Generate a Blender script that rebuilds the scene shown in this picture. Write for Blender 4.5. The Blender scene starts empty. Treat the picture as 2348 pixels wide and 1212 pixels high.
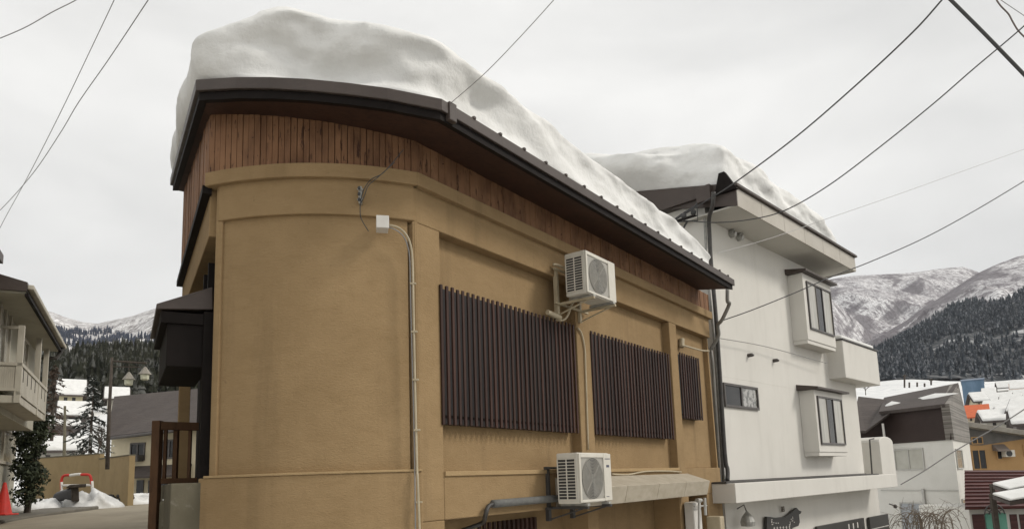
import bpy, bmesh, math, random
from mathutils import Vector, Matrix, noise
random.seed(7)
sc = bpy.context.scene
COL = sc.collection
# ------------------------------------------------------------------ camera
EYE = 1.6
FPX, CX, CY = 1600.0, 1174.0, 865.0
PIT, ROLL = math.radians(8.3), 0.034
F_ = Vector((0, math.cos(PIT), math.sin(PIT)))
R0 = Vector((1, 0, 0)); U0 = Vector((0, -math.sin(PIT), math.cos(PIT)))
R_ = math.cos(ROLL)*R0 - math.sin(ROLL)*U0
U_ = math.sin(ROLL)*R0 + math.cos(ROLL)*U0
cd = bpy.data.cameras.new('camera'); cam = bpy.data.objects.new('camera', cd); COL.objects.link(cam)
M = Matrix((R_, U_, -F_)).transposed().to_4x4(); M.translation = (0, 0, EYE)
cam.matrix_world = M
cd.sensor_fit = 'HORIZONTAL'; cd.sensor_width = 36
cd.lens = FPX/2348*36
cd.shift_y = (CY-606)/2348
cd.clip_start = 0.1; cd.clip_end = 9000
sc.camera = cam
# ------------------------------------------------------------------ world
SUN_EL, SUN_AZ = math.radians(38), math.radians(99)   # azimuth from +Y clockwise
w = bpy.data.worlds.new('World'); sc.world = w; w.use_nodes = True
nt = w.node_tree; nt.nodes.clear()
def N(t, typ, **kw):
    n = t.nodes.new(typ)
    for k, v in kw.items(): setattr(n, k, v)
    return n
out = N(nt, 'ShaderNodeOutputWorld')
sky = N(nt, 'ShaderNodeTexSky', sky_type='NISHITA'); sky.sun_disc = False
sky.sun_elevation = SUN_EL; sky.sun_rotation = SUN_AZ; sky.air_density = 1; sky.dust_density = 4
b1 = N(nt, 'ShaderNodeBackground'); b1.inputs[1].default_value = 0.06
nt.links.new(sky.outputs[0], b1.inputs[0])
tc = N(nt, 'ShaderNodeTexCoord'); mp = N(nt, 'ShaderNodeMapping'); mp.inputs['Scale'].default_value = (1.0, 1.0, 2.6)
nz = N(nt, 'ShaderNodeTexNoise'); nz.inputs['Scale'].default_value = 2.2; nz.inputs['Detail'].default_value = 5; nz.inputs['Roughness'].default_value = .5
nz.inputs['Distortion'].default_value = .3
cr = N(nt, 'ShaderNodeValToRGB')
cr.color_ramp.elements[0].position = .30; cr.color_ramp.elements[0].color = (.82, .815, .795, 1)
cr.color_ramp.elements[1].position = .62; cr.color_ramp.elements[1].color = (1.06, 1.05, 1.02, 1)
b2 = N(nt, 'ShaderNodeBackground'); b2.inputs[1].default_value = 1.0
mx = N(nt, 'ShaderNodeMixShader'); mx.inputs[0].default_value = .93
nt.links.new(tc.outputs['Generated'], mp.inputs[0]); nt.links.new(mp.outputs[0], nz.inputs[0])
nt.links.new(nz.outputs[0], cr.inputs[0]); nt.links.new(cr.outputs[0], b2.inputs[0])
nt.links.new(b1.outputs[0], mx.inputs[1]); nt.links.new(b2.outputs[0], mx.inputs[2]); nt.links.new(mx.outputs[0], out.inputs[0])
sd = bpy.data.lights.new('sun', 'SUN'); sd.energy = 1.9; sd.angle = math.radians(14); sd.color = (1, .95, .87)
so = bpy.data.objects.new('sun', sd); COL.objects.link(so)
sdir = Vector((math.sin(SUN_AZ)*math.cos(SUN_EL), math.cos(SUN_AZ)*math.cos(SUN_EL), math.sin(SUN_EL)))
so.rotation_euler = sdir.to_track_quat('Z', 'Y').to_euler(); so.location = (0, 0, 30)
sc.view_settings.view_transform = 'Standard'; sc.view_settings.look = 'None'
sc.view_settings.exposure = 0.0; sc.view_settings.gamma = 1
try: sc.view_settings.use_curve_mapping = False
except Exception: pass
# ------------------------------------------------------------------ picture -> world helpers
def ray(x, y): return F_ + R_*((x-CX)/FPX) + U_*((CY-y)/FPX)
def at(x, y, Y):
    d = ray(x, y); return d*(Y/d.y) + Vector((0, 0, EYE))
def atz(x, y, z):
    d = ray(x, y); return d*((z-EYE)/d.z) + Vector((0, 0, EYE))
class Fr:
    """vertical plane frame: s along u, n outward, z up"""
    def __init__(s, O, u, side=None):
        s.O = Vector((O[0], O[1], 0)); s.u = Vector((u[0], u[1], 0)).normalized()
        s.n = Vector((s.u.y, -s.u.x, 0))
        if s.n.dot(-s.O) < 0 and side is None or side == -1: s.n = -s.n
    def w(s, a, n, z): return s.O + s.u*a + s.n*n + Vector((0, 0, z))
    def hit(s, x, y, off=0.0):
        d = ray(x, y); o = s.O + s.n*off; t = (o).dot(s.n)/d.dot(s.n)
        p = d*t + Vector((0, 0, EYE)); return (p-o).dot(s.u), p.z
# ------------------------------------------------------------------ mesh builder
class MB:
    def __init__(s): s.v = []; s.f = []
    def add(s, vs, fs):
        b = len(s.v); s.v += [Vector(v) for v in vs]; s.f += [tuple(b+i for i in f) for f in fs]; return s
    def hexa(s, p):
        return s.add(p, [(0,3,2,1),(4,5,6,7),(0,1,5,4),(1,2,6,5),(2,3,7,6),(3,0,4,7)])
    def box(s, fr, a0, a1, n0, n1, z0, z1):
        return s.hexa([fr.w(a0,n0,z0),fr.w(a1,n0,z0),fr.w(a1,n1,z0),fr.w(a0,n1,z0),fr.w(a0,n0,z1),fr.w(a1,n0,z1),fr.w(a1,n1,z1),fr.w(a0,n1,z1)])
    def cube(s, c, dx, dy, dz):
        c = Vector(c); x, y, z = dx/2, dy/2, dz/2
        return s.hexa([c+Vector(q) for q in ((-x,-y,-z),(x,-y,-z),(x,y,-z),(-x,y,-z),(-x,-y,z),(x,-y,z),(x,y,z),(-x,y,z))])
    def prism(s, poly, z0, z1):
        n = len(poly); z0 = z0 if hasattr(z0,'__len__') else [z0]*n; z1 = z1 if hasattr(z1,'__len__') else [z1]*n
        vs = [Vector((p[0],p[1],z0[i])) for i,p in enumerate(poly)]+[Vector((p[0],p[1],z1[i])) for i,p in enumerate(poly)]
        return s.add(vs, [tuple(range(n))[::-1], tuple(range(n,2*n))]+[(i,(i+1)%n,n+(i+1)%n,n+i) for i in range(n)])
    def extr(s, fr, poly, n0, n1):
        n = len(poly); vs = [fr.w(a,n0,z) for a,z in poly]+[fr.w(a,n1,z) for a,z in poly]
        return s.add(vs, [tuple(range(n))[::-1], tuple(range(n,2*n))]+[(i,(i+1)%n,n+(i+1)%n,n+i) for i in range(n)])
    def slab(s, pts, t):
        """pts: planar loop, thickened along its normal (downwards) by t"""
        pts = [Vector(p) for p in pts]; nn = (pts[1]-pts[0]).cross(pts[-1]-pts[0]).normalized()
        if nn.z > 0: nn = -nn
        n = len(pts); vs = pts+[p+nn*t for p in pts]
        return s.add(vs, [tuple(range(n)), tuple(range(n,2*n))[::-1]]+[(i,(i+1)%n,n+(i+1)%n,n+i) for i in range(n)])
    def band(s, outer, inner, z0, z1):
        """closed band between two open plan curves"""
        n = len(outer); vs = []
        for k in range(n):
            o, i = outer[k], inner[k]
            vs += [Vector((i[0],i[1],z0)),Vector((o[0],o[1],z0)),Vector((o[0],o[1],z1)),Vector((i[0],i[1],z1))]
        fs = [(0,3,2,1), tuple(4*(n-1)+q for q in (0,1,2,3))]
        for k in range(n-1):
            for q in range(4):
                a = 4*k+q; b = 4*k+(q+1)%4; fs.append((a,b,b+4,a+4))
        return s.add(vs, fs)
    def tube(s, pts, r, seg=8, r2=None):
        pts = [Vector(p) for p in pts]; n = len(pts); vs = []; fs = []
        up = Vector((0,0,1)); prev = None
        for i, p in enumerate(pts):
            t = (pts[min(i+1,n-1)]-pts[max(i-1,0)]).normalized()
            if prev is None:
                a = t.cross(up)
                if a.length < .05: a = t.cross(Vector((1,0,0)))
                a.normalize()
            else:
                a = (prev - t*prev.dot(t)).normalized()
            prev = a; b = t.cross(a)
            rr = r if r2 is None else r+(r2-r)*i/max(1,n-1)
            for k in range(seg):
                g = 2*math.pi*k/seg; vs.append(p+(a*math.cos(g)+b*math.sin(g))*rr)
        for i in range(n-1):
            for k in range(seg):
                k2 = (k+1)%seg; fs.append((i*seg+k,i*seg+k2,(i+1)*seg+k2,(i+1)*seg+k))
        fs.append(tuple(range(seg))[::-1]); fs.append(tuple((n-1)*seg+k for k in range(seg)))
        return s.add(vs, fs)
    def lathe(s, c, prof, seg=16, sq=False):
        c = Vector(c); vs = []; fs = []; n = len(prof)
        for r, z in prof:
            for k in range(seg):
                g = 2*math.pi*(k+.5)/seg; vs.append(c+Vector((r*math.cos(g), r*math.sin(g), z)))
        for i in range(n-1):
            for k in range(seg):
                k2=(k+1)%seg; fs.append((i*seg+k,i*seg+k2,(i+1)*seg+k2,(i+1)*seg+k))
        fs.append(tuple(range(seg))[::-1]); fs.append(tuple((n-1)*seg+k for k in range(seg)))
        return s.add(vs, fs)
    def build(s, name, mat, parent=None, bevel=0, smooth=False, loc=None, fix=True):
        org = Vector((0,0,0))
        if parent is not None: org = wloc(parent)
        elif loc is not None: org = Vector(loc)
        elif s.v:
            xs=[v.x for v in s.v]; ys=[v.y for v in s.v]; zs=[v.z for v in s.v]
            org = Vector(((min(xs)+max(xs))/2,(min(ys)+max(ys))/2,min(zs)))
        me = bpy.data.meshes.new(name); me.from_pydata([v-org for v in s.v], [], s.f); me.update()
        if fix:
            bm = bmesh.new(); bm.from_mesh(me); bmesh.ops.recalc_face_normals(bm, faces=bm.faces); bm.to_mesh(me); bm.free()
        if smooth:
            for p in me.polygons: p.use_smooth = True
        o = bpy.data.objects.new(name, me); COL.objects.link(o); me.materials.append(mat)
        if parent is not None: o.parent = parent; ORG[o.name] = org
        else: o.location = org; ORG[o.name] = org
        if bevel:
            m = o.modifiers.new('bevel','BEVEL'); m.width = bevel; m.segments = 2; m.limit_method='ANGLE'; m.angle_limit=math.radians(40)
        return o
ORG = {}
def wloc(o): return ORG[o.name]
def tag(o, label=None, cat=None, group=None, kind=None):
    if label: o['label'] = label
    if cat: o['category'] = cat
    if group: o['group'] = group
    if kind: o['kind'] = kind
    return o
def thing(name, label, cat, loc, group=None):
    o = bpy.data.objects.new(name, None); COL.objects.link(o); o.location = loc; o.empty_display_size=.3
    ORG[o.name] = Vector(loc); return tag(o, label, cat, group)
# ------------------------------------------------------------------ materials
def srgb(r, g, b):
    f = lambda c: (c/255/12.92 if c/255 <= .04045 else ((c/255+.055)/1.055)**2.4)
    return (f(r), f(g), f(b))
def mat(name, c, rough=.7, c2=None, scale=3, stretch=(1,1,1), bump=0, bscale=60, metal=0, detail=4, lo=.35, hi=.65, spec=.5, bstretch=(1,1,1), bdist=.01):
    m = bpy.data.materials.new(name); m.use_nodes = True; t = m.node_tree; p = t.nodes['Principled BSDF']
    p.inputs['Roughness'].default_value = rough; p.inputs['Metallic'].default_value = metal
    p.inputs['Specular IOR Level'].default_value = spec
    p.inputs['Base Color'].default_value = (*c, 1)
    tcn = N(t,'ShaderNodeTexCoord')
    if c2 is not None:
        mpn = N(t,'ShaderNodeMapping'); mpn.inputs['Scale'].default_value = stretch
        n = N(t,'ShaderNodeTexNoise'); n.inputs['Scale'].default_value = scale; n.inputs['Detail'].default_value = detail; n.inputs['Roughness'].default_value=.6
        r = N(t,'ShaderNodeValToRGB'); r.color_ramp.elements[0].position = lo; r.color_ramp.elements[1].position = hi
        r.color_ramp.elements[0].color = (*c,1); r.color_ramp.elements[1].color = (*c2,1)
        t.links.new(tcn.outputs['Object'], mpn.inputs[0]); t.links.new(mpn.outputs[0], n.inputs[0]); t.links.new(n.outputs[0], r.inputs[0]); t.links.new(r.outputs[0], p.inputs['Base Color'])
    if bump:
        mb_ = N(t,'ShaderNodeMapping'); mb_.inputs['Scale'].default_value = bstretch
        n2 = N(t,'ShaderNodeTexNoise'); n2.inputs['Scale'].default_value = bscale; n2.inputs['Detail'].default_value = 5
        bp = N(t,'ShaderNodeBump'); bp.inputs['Strength'].default_value = bump; bp.inputs['Distance'].default_value = bdist
        t.links.new(tcn.outputs['Object'], mb_.inputs[0]); t.links.new(mb_.outputs[0], n2.inputs[0]); t.links.new(n2.outputs[0], bp.inputs['Height']); t.links.new(bp.outputs[0], p.inputs['Normal'])
    return m
def layered(name, base_lo, base_hi, layers, rough=.85, bump=.3, bscale=40, bstretch=(1,1,1), bdist=.01, island=0, spec=.3, s0=1.2):
    """base two-tone noise, then layers of (colour, scale, stretch, lo, hi, strength)"""
    m = bpy.data.materials.new(name); m.use_nodes = True; t = m.node_tree; p = t.nodes['Principled BSDF']
    p.inputs['Roughness'].default_value = rough; p.inputs['Specular IOR Level'].default_value = spec
    tcn = N(t,'ShaderNodeTexCoord')
    def ns(scale, stretch, detail=5, dist=0):
        mpn = N(t,'ShaderNodeMapping')
        if len(stretch)==4:
            mpn.vector_type='TEXTURE'; mpn.inputs['Rotation'].default_value=(0,stretch[3],0); mpn.inputs['Scale'].default_value=tuple(1/q for q in stretch[:3])
        else: mpn.inputs['Scale'].default_value = stretch
        n = N(t,'ShaderNodeTexNoise'); n.inputs['Scale'].default_value = scale; n.inputs['Detail'].default_value = detail; n.inputs['Roughness'].default_value=.62
        n.inputs['Distortion'].default_value = dist
        t.links.new(tcn.outputs['Object'], mpn.inputs[0]); t.links.new(mpn.outputs[0], n.inputs[0]); return n
    n = ns(s0, (1,1,1)); r = N(t,'ShaderNodeValToRGB'); r.color_ramp.elements[0].position=.32; r.color_ramp.elements[1].position=.68
    r.color_ramp.elements[0].color=(*base_lo,1); r.color_ramp.elements[1].color=(*base_hi,1)
    t.links.new(n.outputs[0], r.inputs[0]); cur = r.outputs[0]
    for (col, sc_, st, lo, hi, k) in layers:
        n = ns(sc_, st); mr = N(t,'ShaderNodeMapRange'); mr.inputs[1].default_value=lo; mr.inputs[2].default_value=hi; mr.inputs[4].default_value=k
        mx = N(t,'ShaderNodeMix', data_type='RGBA'); mx.inputs[7].default_value=(*col,1)
        t.links.new(n.outputs[0], mr.inputs[0]); t.links.new(mr.outputs[0], mx.inputs[0]); t.links.new(cur, mx.inputs[6]); cur = mx.outputs[2]
    if island:
        g = N(t,'ShaderNodeNewGeometry'); h = N(t,'ShaderNodeHueSaturation'); mr = N(t,'ShaderNodeMapRange'); mr.inputs[3].default_value=1-island; mr.inputs[4].default_value=1+island
        t.links.new(g.outputs['Random Per Island'], mr.inputs[0]); t.links.new(mr.outputs[0], h.inputs['Value']); t.links.new(cur, h.inputs['Color']); cur = h.outputs[0]
    t.links.new(cur, p.inputs['Base Color'])
    if bump:
        n2 = ns(bscale, bstretch); bp = N(t,'ShaderNodeBump'); bp.inputs['Strength'].default_value=bump; bp.inputs['Distance'].default_value=bdist
        t.links.new(n2.outputs[0], bp.inputs['Height']); t.links.new(bp.outputs[0], p.inputs['Normal'])
    return m
STUC = layered('stucco', (.258,.174,.087), (.320,.220,.114), [((.225,.148,.070), 5, (1,1,2.5), .48,.74,.4), ((.34,.24,.13), 9, (1,1,5), .56,.78,.5), ((.16,.108,.056), .9, (3.4,3.4,.28), .55,.78,.55), ((.13,.085,.045), 14, (1,1,1), .68,.78,.5)], rough=.93, bump=.5, bscale=34, bstretch=(1,1,2.2), bdist=.014)
STUC2 = layered('stucco_light', (.33,.23,.12), (.39,.275,.145), [((.26,.18,.09), 4, (1,1,2), .5,.75,.4)], rough=.93, bump=.5, bscale=38, bstretch=(1,1,2), bdist=.01)
BOARD = layered('cedar_board', (.20,.100,.050), (.27,.145,.076), [((.085,.038,.020), 2.2, (1.6,1.6,.6), .46,.68,.75), ((.27,.15,.085), 9, (5,5,.35), .54,.72,.55), ((.035,.014,.009), 7, (3,3,.6), .60,.66,.85), ((.03,.012,.008), 5, (3.2,3.2,3.2), .66,.70,.9)], rough=.78, bump=.4, bscale=20, bstretch=(6,6,.4), island=.07, s0=2)
SOFF = layered('soffit_board', (.034,.015,.009), (.06,.027,.016), [((.018,.008,.006), 6, (3,3,3), .5,.7,.6)], rough=.7, bump=.15, island=.12)
BROWN = layered('brown_metal', (.050,.037,.031), (.068,.052,.044), [((.10,.08,.068), 7, (1,1,4), .55,.8,.45)], rough=.5, bump=.15, bscale=9, s0=2, spec=.4)
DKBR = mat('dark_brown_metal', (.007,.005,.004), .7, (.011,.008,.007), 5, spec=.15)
SLAT = layered('slat_wood', (.030,.013,.009), (.048,.021,.014), [((.09,.052,.036), 8, (4,4,.3), .6,.75,.5)], rough=.6, bump=.1, island=.35, spec=.3)
DARK = mat('slat_gap_shade_and_tarp', (.008,.006,.006), .5)  # near-black for the painted shade behind the slats and for the tarpaulin
SNOW = layered('snow', (.67,.668,.65), (.78,.778,.76), [((.55,.545,.51), 1.1, (1,1,2.4), .52,.75,.55)], rough=.9, bump=.5, bscale=7, bdist=.04, spec=.2)
SNOWG = mat('ground_snow', (.62,.63,.63), .9, (.78,.78,.77), .2, bump=.3, bscale=2, bdist=.1)
ACW = mat('ac_cream_paint', (.56,.53,.46), .5, (.62,.59,.52), 6, bump=.02)
ACG = mat('ac_grille', (.30,.29,.26), .5, (.36,.34,.30), 20)
ACD = mat('ac_dark', (.03,.03,.03), .6)
ACM = mat('fan_blade', (.14,.14,.13), .5)
GALV = mat('galvanised_steel', (.30,.30,.28), .45, (.42,.41,.38), 12, metal=.4)
BLKP = mat('black_pipe', (.035,.032,.03), .55, (.06,.055,.05), 8)
TAPE = mat('grey_wrap', (.10,.10,.095), .8, (.14,.14,.13), 20, bump=.3, bscale=30)
CREAMP = mat('cream_conduit', (.44,.375,.26), .6, (.36,.30,.20), 5)
WHITEP = mat('white_plastic', (.62,.60,.56), .45, (.56,.54,.50), 6)
WHWALL = layered('white_siding', (.60,.58,.535), (.65,.63,.585), [((.48,.46,.42), 3, (1,1,.2), .52,.8,.4), ((.66,.64,.59), 6, (1,1,4), .6,.8,.3)], rough=.8, bump=.12, bscale=60, s0=.6)
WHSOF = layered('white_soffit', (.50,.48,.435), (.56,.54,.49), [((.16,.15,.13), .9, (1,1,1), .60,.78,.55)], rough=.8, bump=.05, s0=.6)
PANEL = layered('fascia_panel', (.42,.39,.34), (.48,.45,.40), [((.33,.30,.26), 5, (1,1,2), .55,.8,.4)], rough=.7, bump=.1, island=.06)
GLASS = mat('window_glass', (.010,.011,.012), .12, (.025,.025,.025), 2, spec=.35)
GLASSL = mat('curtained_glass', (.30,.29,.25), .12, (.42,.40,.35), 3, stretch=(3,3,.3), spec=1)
FRAMEB = mat('bronze_frame', (.05,.043,.038), .4, (.07,.06,.055), 6)
FRAMES = mat('silver_frame', (.40,.39,.36), .4, (.46,.45,.42), 6, metal=.2)
CONC = layered('concrete', (.10,.088,.060), (.15,.135,.097), [((.09,.085,.06), 4, (1,1,.6), .5,.72,.7), ((.33,.31,.27), 11, (1,1,1), .6,.76,.4)], rough=.95, bump=.5, bscale=25)
ASPH = layered('asphalt', (.115,.105,.085), (.155,.14,.115), [((.08,.075,.065), 1.6, (1,1,1), .5,.7,.5), ((.21,.195,.165), 60, (1,1,1), .58,.7,.4)], rough=.95, bump=.6, bscale=80, bdist=.01)
PAVE = layered('pale_pavement', (.25,.215,.16), (.30,.265,.20), [((.19,.165,.125), 1.1, (1,1,1), .5,.75,.5), ((.36,.33,.27), 50, (1,1,1), .6,.7,.3)], rough=.95, bump=.4, bscale=60)
RAILW = layered('weathered_brown_wood', (.075,.038,.018), (.12,.062,.03), [((.045,.022,.012), 8, (3,3,.4), .5,.7,.6)], rough=.8, bump=.3, bscale=20, bstretch=(4,4,.5))
RED = mat('red_plastic', (.55,.022,.012), .6, (.40,.02,.012), 6)
SNOWD = mat('dirty_snow', (.42,.42,.41), .95, (.72,.72,.71), 1.5, bump=.6, bscale=5, bdist=.05)
BARK = mat('bark', (.045,.035,.026), .9, (.075,.06,.048), 9, bump=.5, bscale=20)
LEAF = mat('dark_foliage', (.018,.026,.012), .8, (.045,.055,.025), 3, lo=.4, hi=.6)
LEAFC = mat('conifer_foliage', (.014,.020,.014), .8, (.05,.055,.045), 5, lo=.4, hi=.65)
WIREM = mat('cable_rubber', (.055,.055,.055), .7)
WIREL = mat('pale_cable', (.26,.25,.24), .7)
# ------------------------------------------------------------------ terrain
def lerp(a,b,t): return a+(b-a)*t
def interp(tab, x):
    if x <= tab[0][0]: return tab[0][1]
    for (a,b),(c,d) in zip(tab, tab[1:]):
        if x <= c: return lerp(b,d,(x-a)/(c-a))
    return tab[-1][1]
def sst(a,b,x): t=max(0,min(1,(x-a)/(b-a))); return t*t*(3-2*t)
ZL = [(-60,-3),(0,0),(13,.86),(17,1.06),(30,1.15),(45,1.25),(60,3.2),(80,6.8),(120,13.5),(160,21),(200,31),(300,56),(400,70),(800,80),(6000,80)]
ZR = [(-60,-3),(0,-1.6),(8,-2.5),(30,-2.6),(60,-2),(90,1),(150,9),(200,17),(300,33),(400,49),(500,58),(800,70),(6000,70)]
def gz(x, y):
    k = sst(0,1,(x+1.6+.05*max(0,y-10))/ (3.2+.25*max(0,y-10)) )
    z = lerp(interp(ZL,y), interp(ZR,y), k)
    if y < 0 and x > -2: z = min(z, interp(ZL,y))
    return z
def ground_obj():
    mb = MB(); ths = [-180+5*i for i in range(20)]+[-80+1*i for i in range(161)]+[85+5*i for i in range(19)]
    ths = sorted(set(ths)); rs = [0]+[1.2*1.09**i for i in range(1,96)]
    rs = [r for r in rs if r < 4500]
    vs=[]; 
    for r in rs:
        for t in ths:
            x = r*math.sin(math.radians(t)); y = r*math.cos(math.radians(t)); z = gz(x,y)
            if r>70: z += noise.noise(Vector((x*.02,y*.02,0)))*min(4,(r-70)*.02)
            vs.append((x,y,z))
    n=len(ths); fs=[]
    for i in range(len(rs)-1):
        for j in range(n-1):
            fs.append((i*n+j,i*n+j+1,(i+1)*n+j+1,(i+1)*n+j))
        fs.append((i*n+n-1,i*n,(i+1)*n,(i+1)*n+n-1))
    mb.add(vs,fs)
    return tag(mb.build('ground', SNOWG, loc=(0,0,0), smooth=True, fix=False), kind='structure')
g = ground_obj()
def sheet(name, poly, m, lift, sub=.8):
    """a sheet following the ground inside a quad given by 4 plan corners"""
    mb = MB(); a,b,c,d = [Vector(p) for p in poly]; nu=max(2,int((b-a).length/sub)); nv=max(2,int((d-a).length/sub)); vs=[]
    for j in range(nv+1):
        for i in range(nu+1):
            p = a.lerp(b,i/nu).lerp(d.lerp(c,i/nu), j/nv); vs.append((p.x,p.y,gz(p.x,p.y)+lift))
    fs=[(j*(nu+1)+i,j*(nu+1)+i+1,(j+1)*(nu+1)+i+1,(j+1)*(nu+1)+i) for j in range(nv) for i in range(nu)]
    mb.add(vs,fs); return mb.build(name, m, loc=(0,0,0), smooth=True, fix=False)
tag(sheet('road', [(-14,-12),(-2.0,-12),(-6,45),(-24,45)], PAVE, .03), kind='structure')
tag(sheet('lower_street', [(-1.0,-12),(26,-12),(40,60),(-4+6,8)], ASPH, .03), kind='structure')
# ------------------------------------------------------------------ TAN BUILDING
KR = .18                                  # the roof rises from the long eave to the left
def zsof(x, y): return 5.0+KR*((x-(-0.858))*-0.8099+(y-6.587)*0.5865)
def atroof(px, py, off):
    d = ray(px,py); c = zsof(0,0)+off; gx, gy = -0.8099*KR, 0.5865*KR
    t = (c-EYE)/(d.z-gx*d.x-gy*d.y); return d*t+Vector((0,0,EYE))
ZC, ZS, ZT = 4.52, 4.97, 5.17            # cornice bottom, soffit, roof top
tan = thing('tan_stucco_building', 'tan stucco building with curved front, red cedar band and brown metal roof edge', 'building', (0.4, 9.5, -2.5))
K = (-0.858, 6.587); L = Fr(K, (0.5865,0.8099))
LEN = 8.090
def s_(x,y,off=0): return L.hit(x,y,off)[0]
def z_(x,y,off=0): return L.hit(x,y,off)[1]
PN = 0.0   # cornice face plane = 0 ; pilaster face = -.07 ; recess = -.20
PIL, REC, COR = -.07, -.21, 0.0
ZB = 2.0-.28       # belt top
zb = z_(1150,1080,PIL)
z_open = z_(1150,1178,PIL)
# recess panels in s: [s0,s1]
p1 = (s_(1011,700,PIL), s_(1326,850,PIL)); p2 = (s_(1357,850,PIL), s_(1541,850,PIL)); p3 = (s_(1557,850,PIL), LEN-.02)
zrt = z_(1009,531,PIL)
ZBASE = -2.7
wb = MB()
# recessed wall core (long side)
wb.box(L, .05, LEN, -.6, REC, zb, ZS-.0)
def pil(mb, a0, a1, z0, z1, n1=PIL): mb.box(L, a0, a1, REC-.05, n1, z0, z1)
pil(wb, -.0, p1[0], z_open, zrt); pil(wb, p1[1], p2[0], zb, zrt); pil(wb, p2[1], p3[0], zb-.02, zrt)
pil(wb, .0, LEN, zrt, ZC+.12)                          # lintel band over the panels
pil(wb, p1[0], LEN, z_open, zb, PIL+.0)          # base band
wb.build('wall', STUC, tan, bevel=.012)
mb = MB(); mb.box(L, p1[0]+.0, p2[1], PIL-.02, PIL+.022, zb-.035, zb+.012); mb.build('belt_ledge', STUC2, tan, bevel=.006)
mb = MB(); mb.box(L, -.02, LEN+.03, -.3, COR, ZC, z_(962,395,COR)); mb.build('cornice', STUC, tan, bevel=.01)
ZCT = z_(962,395,COR)
# lower floor: recessed bays between piers
lf = MB()
lf.box(L, .3, LEN, -1.2, -.62, ZBASE, z_open+.01)
pil(lf, 0, p1[0], ZBASE, z_open-.002, PIL-.002); 
for a0, a1 in ((p1[1]+.08, p2[0]+.0), (p2[1]-.05, p3[0]+.05), (LEN-.75, LEN)):
    lf.box(L, a0, a1, -.62, PIL-.003, ZBASE, z_open-.002)
lf.build('lower_wall', STUC, tan, bevel=.01)
# end face of the building (far end)
# curved front wall
CH0 = Vector((-2.93, 6.44)); CH1 = Vector(K)
def arcpts(a, b, bulge, n=24):
    a = Vector(a); b = Vector(b); d = (b-a); nn = Vector((d.y, -d.x)).normalized()
    return [a+d*(i/n)+nn*bulge*(1-(2*i/n-1)**2) for i in range(n+1)]
def inset(pts, k):
    out=[]; 
    for i,p in enumerate(pts):
        t=(pts[min(i+1,len(pts)-1)]-pts[max(i-1,0)]).normalized(); out.append(p+Vector((-t.y,t.x))*k)
    return out
cor = arcpts(CH0, CH1, .22)
mb = MB(); mb.band(cor, inset(cor,.5), ZC, ZCT); mb.build('cornice', STUC, tan, bevel=.01)
face = inset(cor, .07); face[0] += Vector((.075,.0)); 
cf = MB()
cf.band(inset(cor,.10)[1:-1], inset(cor,.5)[1:-1], ZBASE, ZC+.05)     # recessed curved field
q0 = [Vector((p.x,p.y)) for p in face]
def sub(pts, a, b, n=10):
    m=len(pts)-1; o=[]
    for i in range(n+1):
        t=(a+(b-a)*i/n)*m; k=min(int(t),m-1); o.append(pts[k].lerp(pts[k+1], t-k))
    return o
inn = inset(cor,.5)
cf.band(sub(face,0,.075,4), sub(inn,0.02,.075,4), ZBASE, ZC+.03)
cf.band(sub(face,.975,1,3), sub(inn,.975,1,3), ZBASE, ZC+.03)
# header with curved lower edge
zh = atz(600,492,0); 
hd = sub(inset(cor,.055),.055,.985,20); hi_ = sub(inn,.055,.985,20)
d_ = (at(700,490,6.35)).z
cf.band(hd, hi_, d_, ZC+.02)
ZBF = at(700,1088,6.45).z
bs = inset(cor,.035); bs[0] += Vector((.0,.0)); cf.band(bs, inn, ZBASE, ZBF)
cw = cf.build('curved_wall', STUC, tan, bevel=.012)
mb = MB(); lg = inset(cor,.022); mb.band(sub(lg,.03,1,20), sub(inn,.03,1,20), ZBF-.0, ZBF+.022); mb.build('belt_ledge', STUC2, tan, bevel=.005)
# left side wall
Lw = Fr(CH0, (-.49,.872), side=-1)
if Lw.n.x > 0: Lw.n = -Lw.n
sl_end = Lw.hit(411,560)[0]
SL = sl_end
mb = MB(); mb.box(Lw, 0.08, SL, -.5, -.06, 4.05, ZC+.1)
mb.box(Lw, SL-.14, SL, -.20, -.06, ZBASE, 4.06)
mb.build('side_wall', STUC, tan, bevel=.01)
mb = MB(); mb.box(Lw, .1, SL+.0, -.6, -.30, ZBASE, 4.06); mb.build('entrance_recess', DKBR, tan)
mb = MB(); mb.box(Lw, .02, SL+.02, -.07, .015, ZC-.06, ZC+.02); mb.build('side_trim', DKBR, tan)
# window of the side wall, its pale colour painted in for reflected sky
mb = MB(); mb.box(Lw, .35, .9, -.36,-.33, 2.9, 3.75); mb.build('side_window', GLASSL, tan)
# cedar boards: long side, curved front, left side
def boards(name, fr, a0, a1, n, z0, z1, wdt=.12):
    mb = MB(); a = a0
    while a < a1-.01:
        wd = wdt*random.uniform(.8,1.15); b = min(a+wd, a1); dn = random.uniform(-.006,.006)
        q=[fr.w(a+.003,n-.03,0),fr.w(b-.003,n-.03,0),fr.w(b-.003,n+dn,0),fr.w(a+.003,n+dn,0)]
        mb.prism([(v.x,v.y) for v in q], z0, [zsof(v.x,v.y)+.005 for v in q]); a = b
    return mb
boards('b', L, 0, LEN+.01, -.05, ZCT-.02, ZS).build('cedar_band', BOARD, tan, bevel=.003)
bb = MB(); bc = inset(cor,.05); total=34
for i in range(total):
    a=i/total+.0012; b=(i+1)/total-.0012; dn=random.uniform(-.006,.006)
    o=[p for p in sub(bc,a,b,1)]; i2=sub(inset(cor,.09),a,b,1)
    q=[o[0]+Vector((0,dn)),o[1]+Vector((0,dn)),i2[1],i2[0]]; bb.prism([tuple(v) for v in q], ZCT-.02, [zsof(v.x,v.y)+.005 for v in q])
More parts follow.
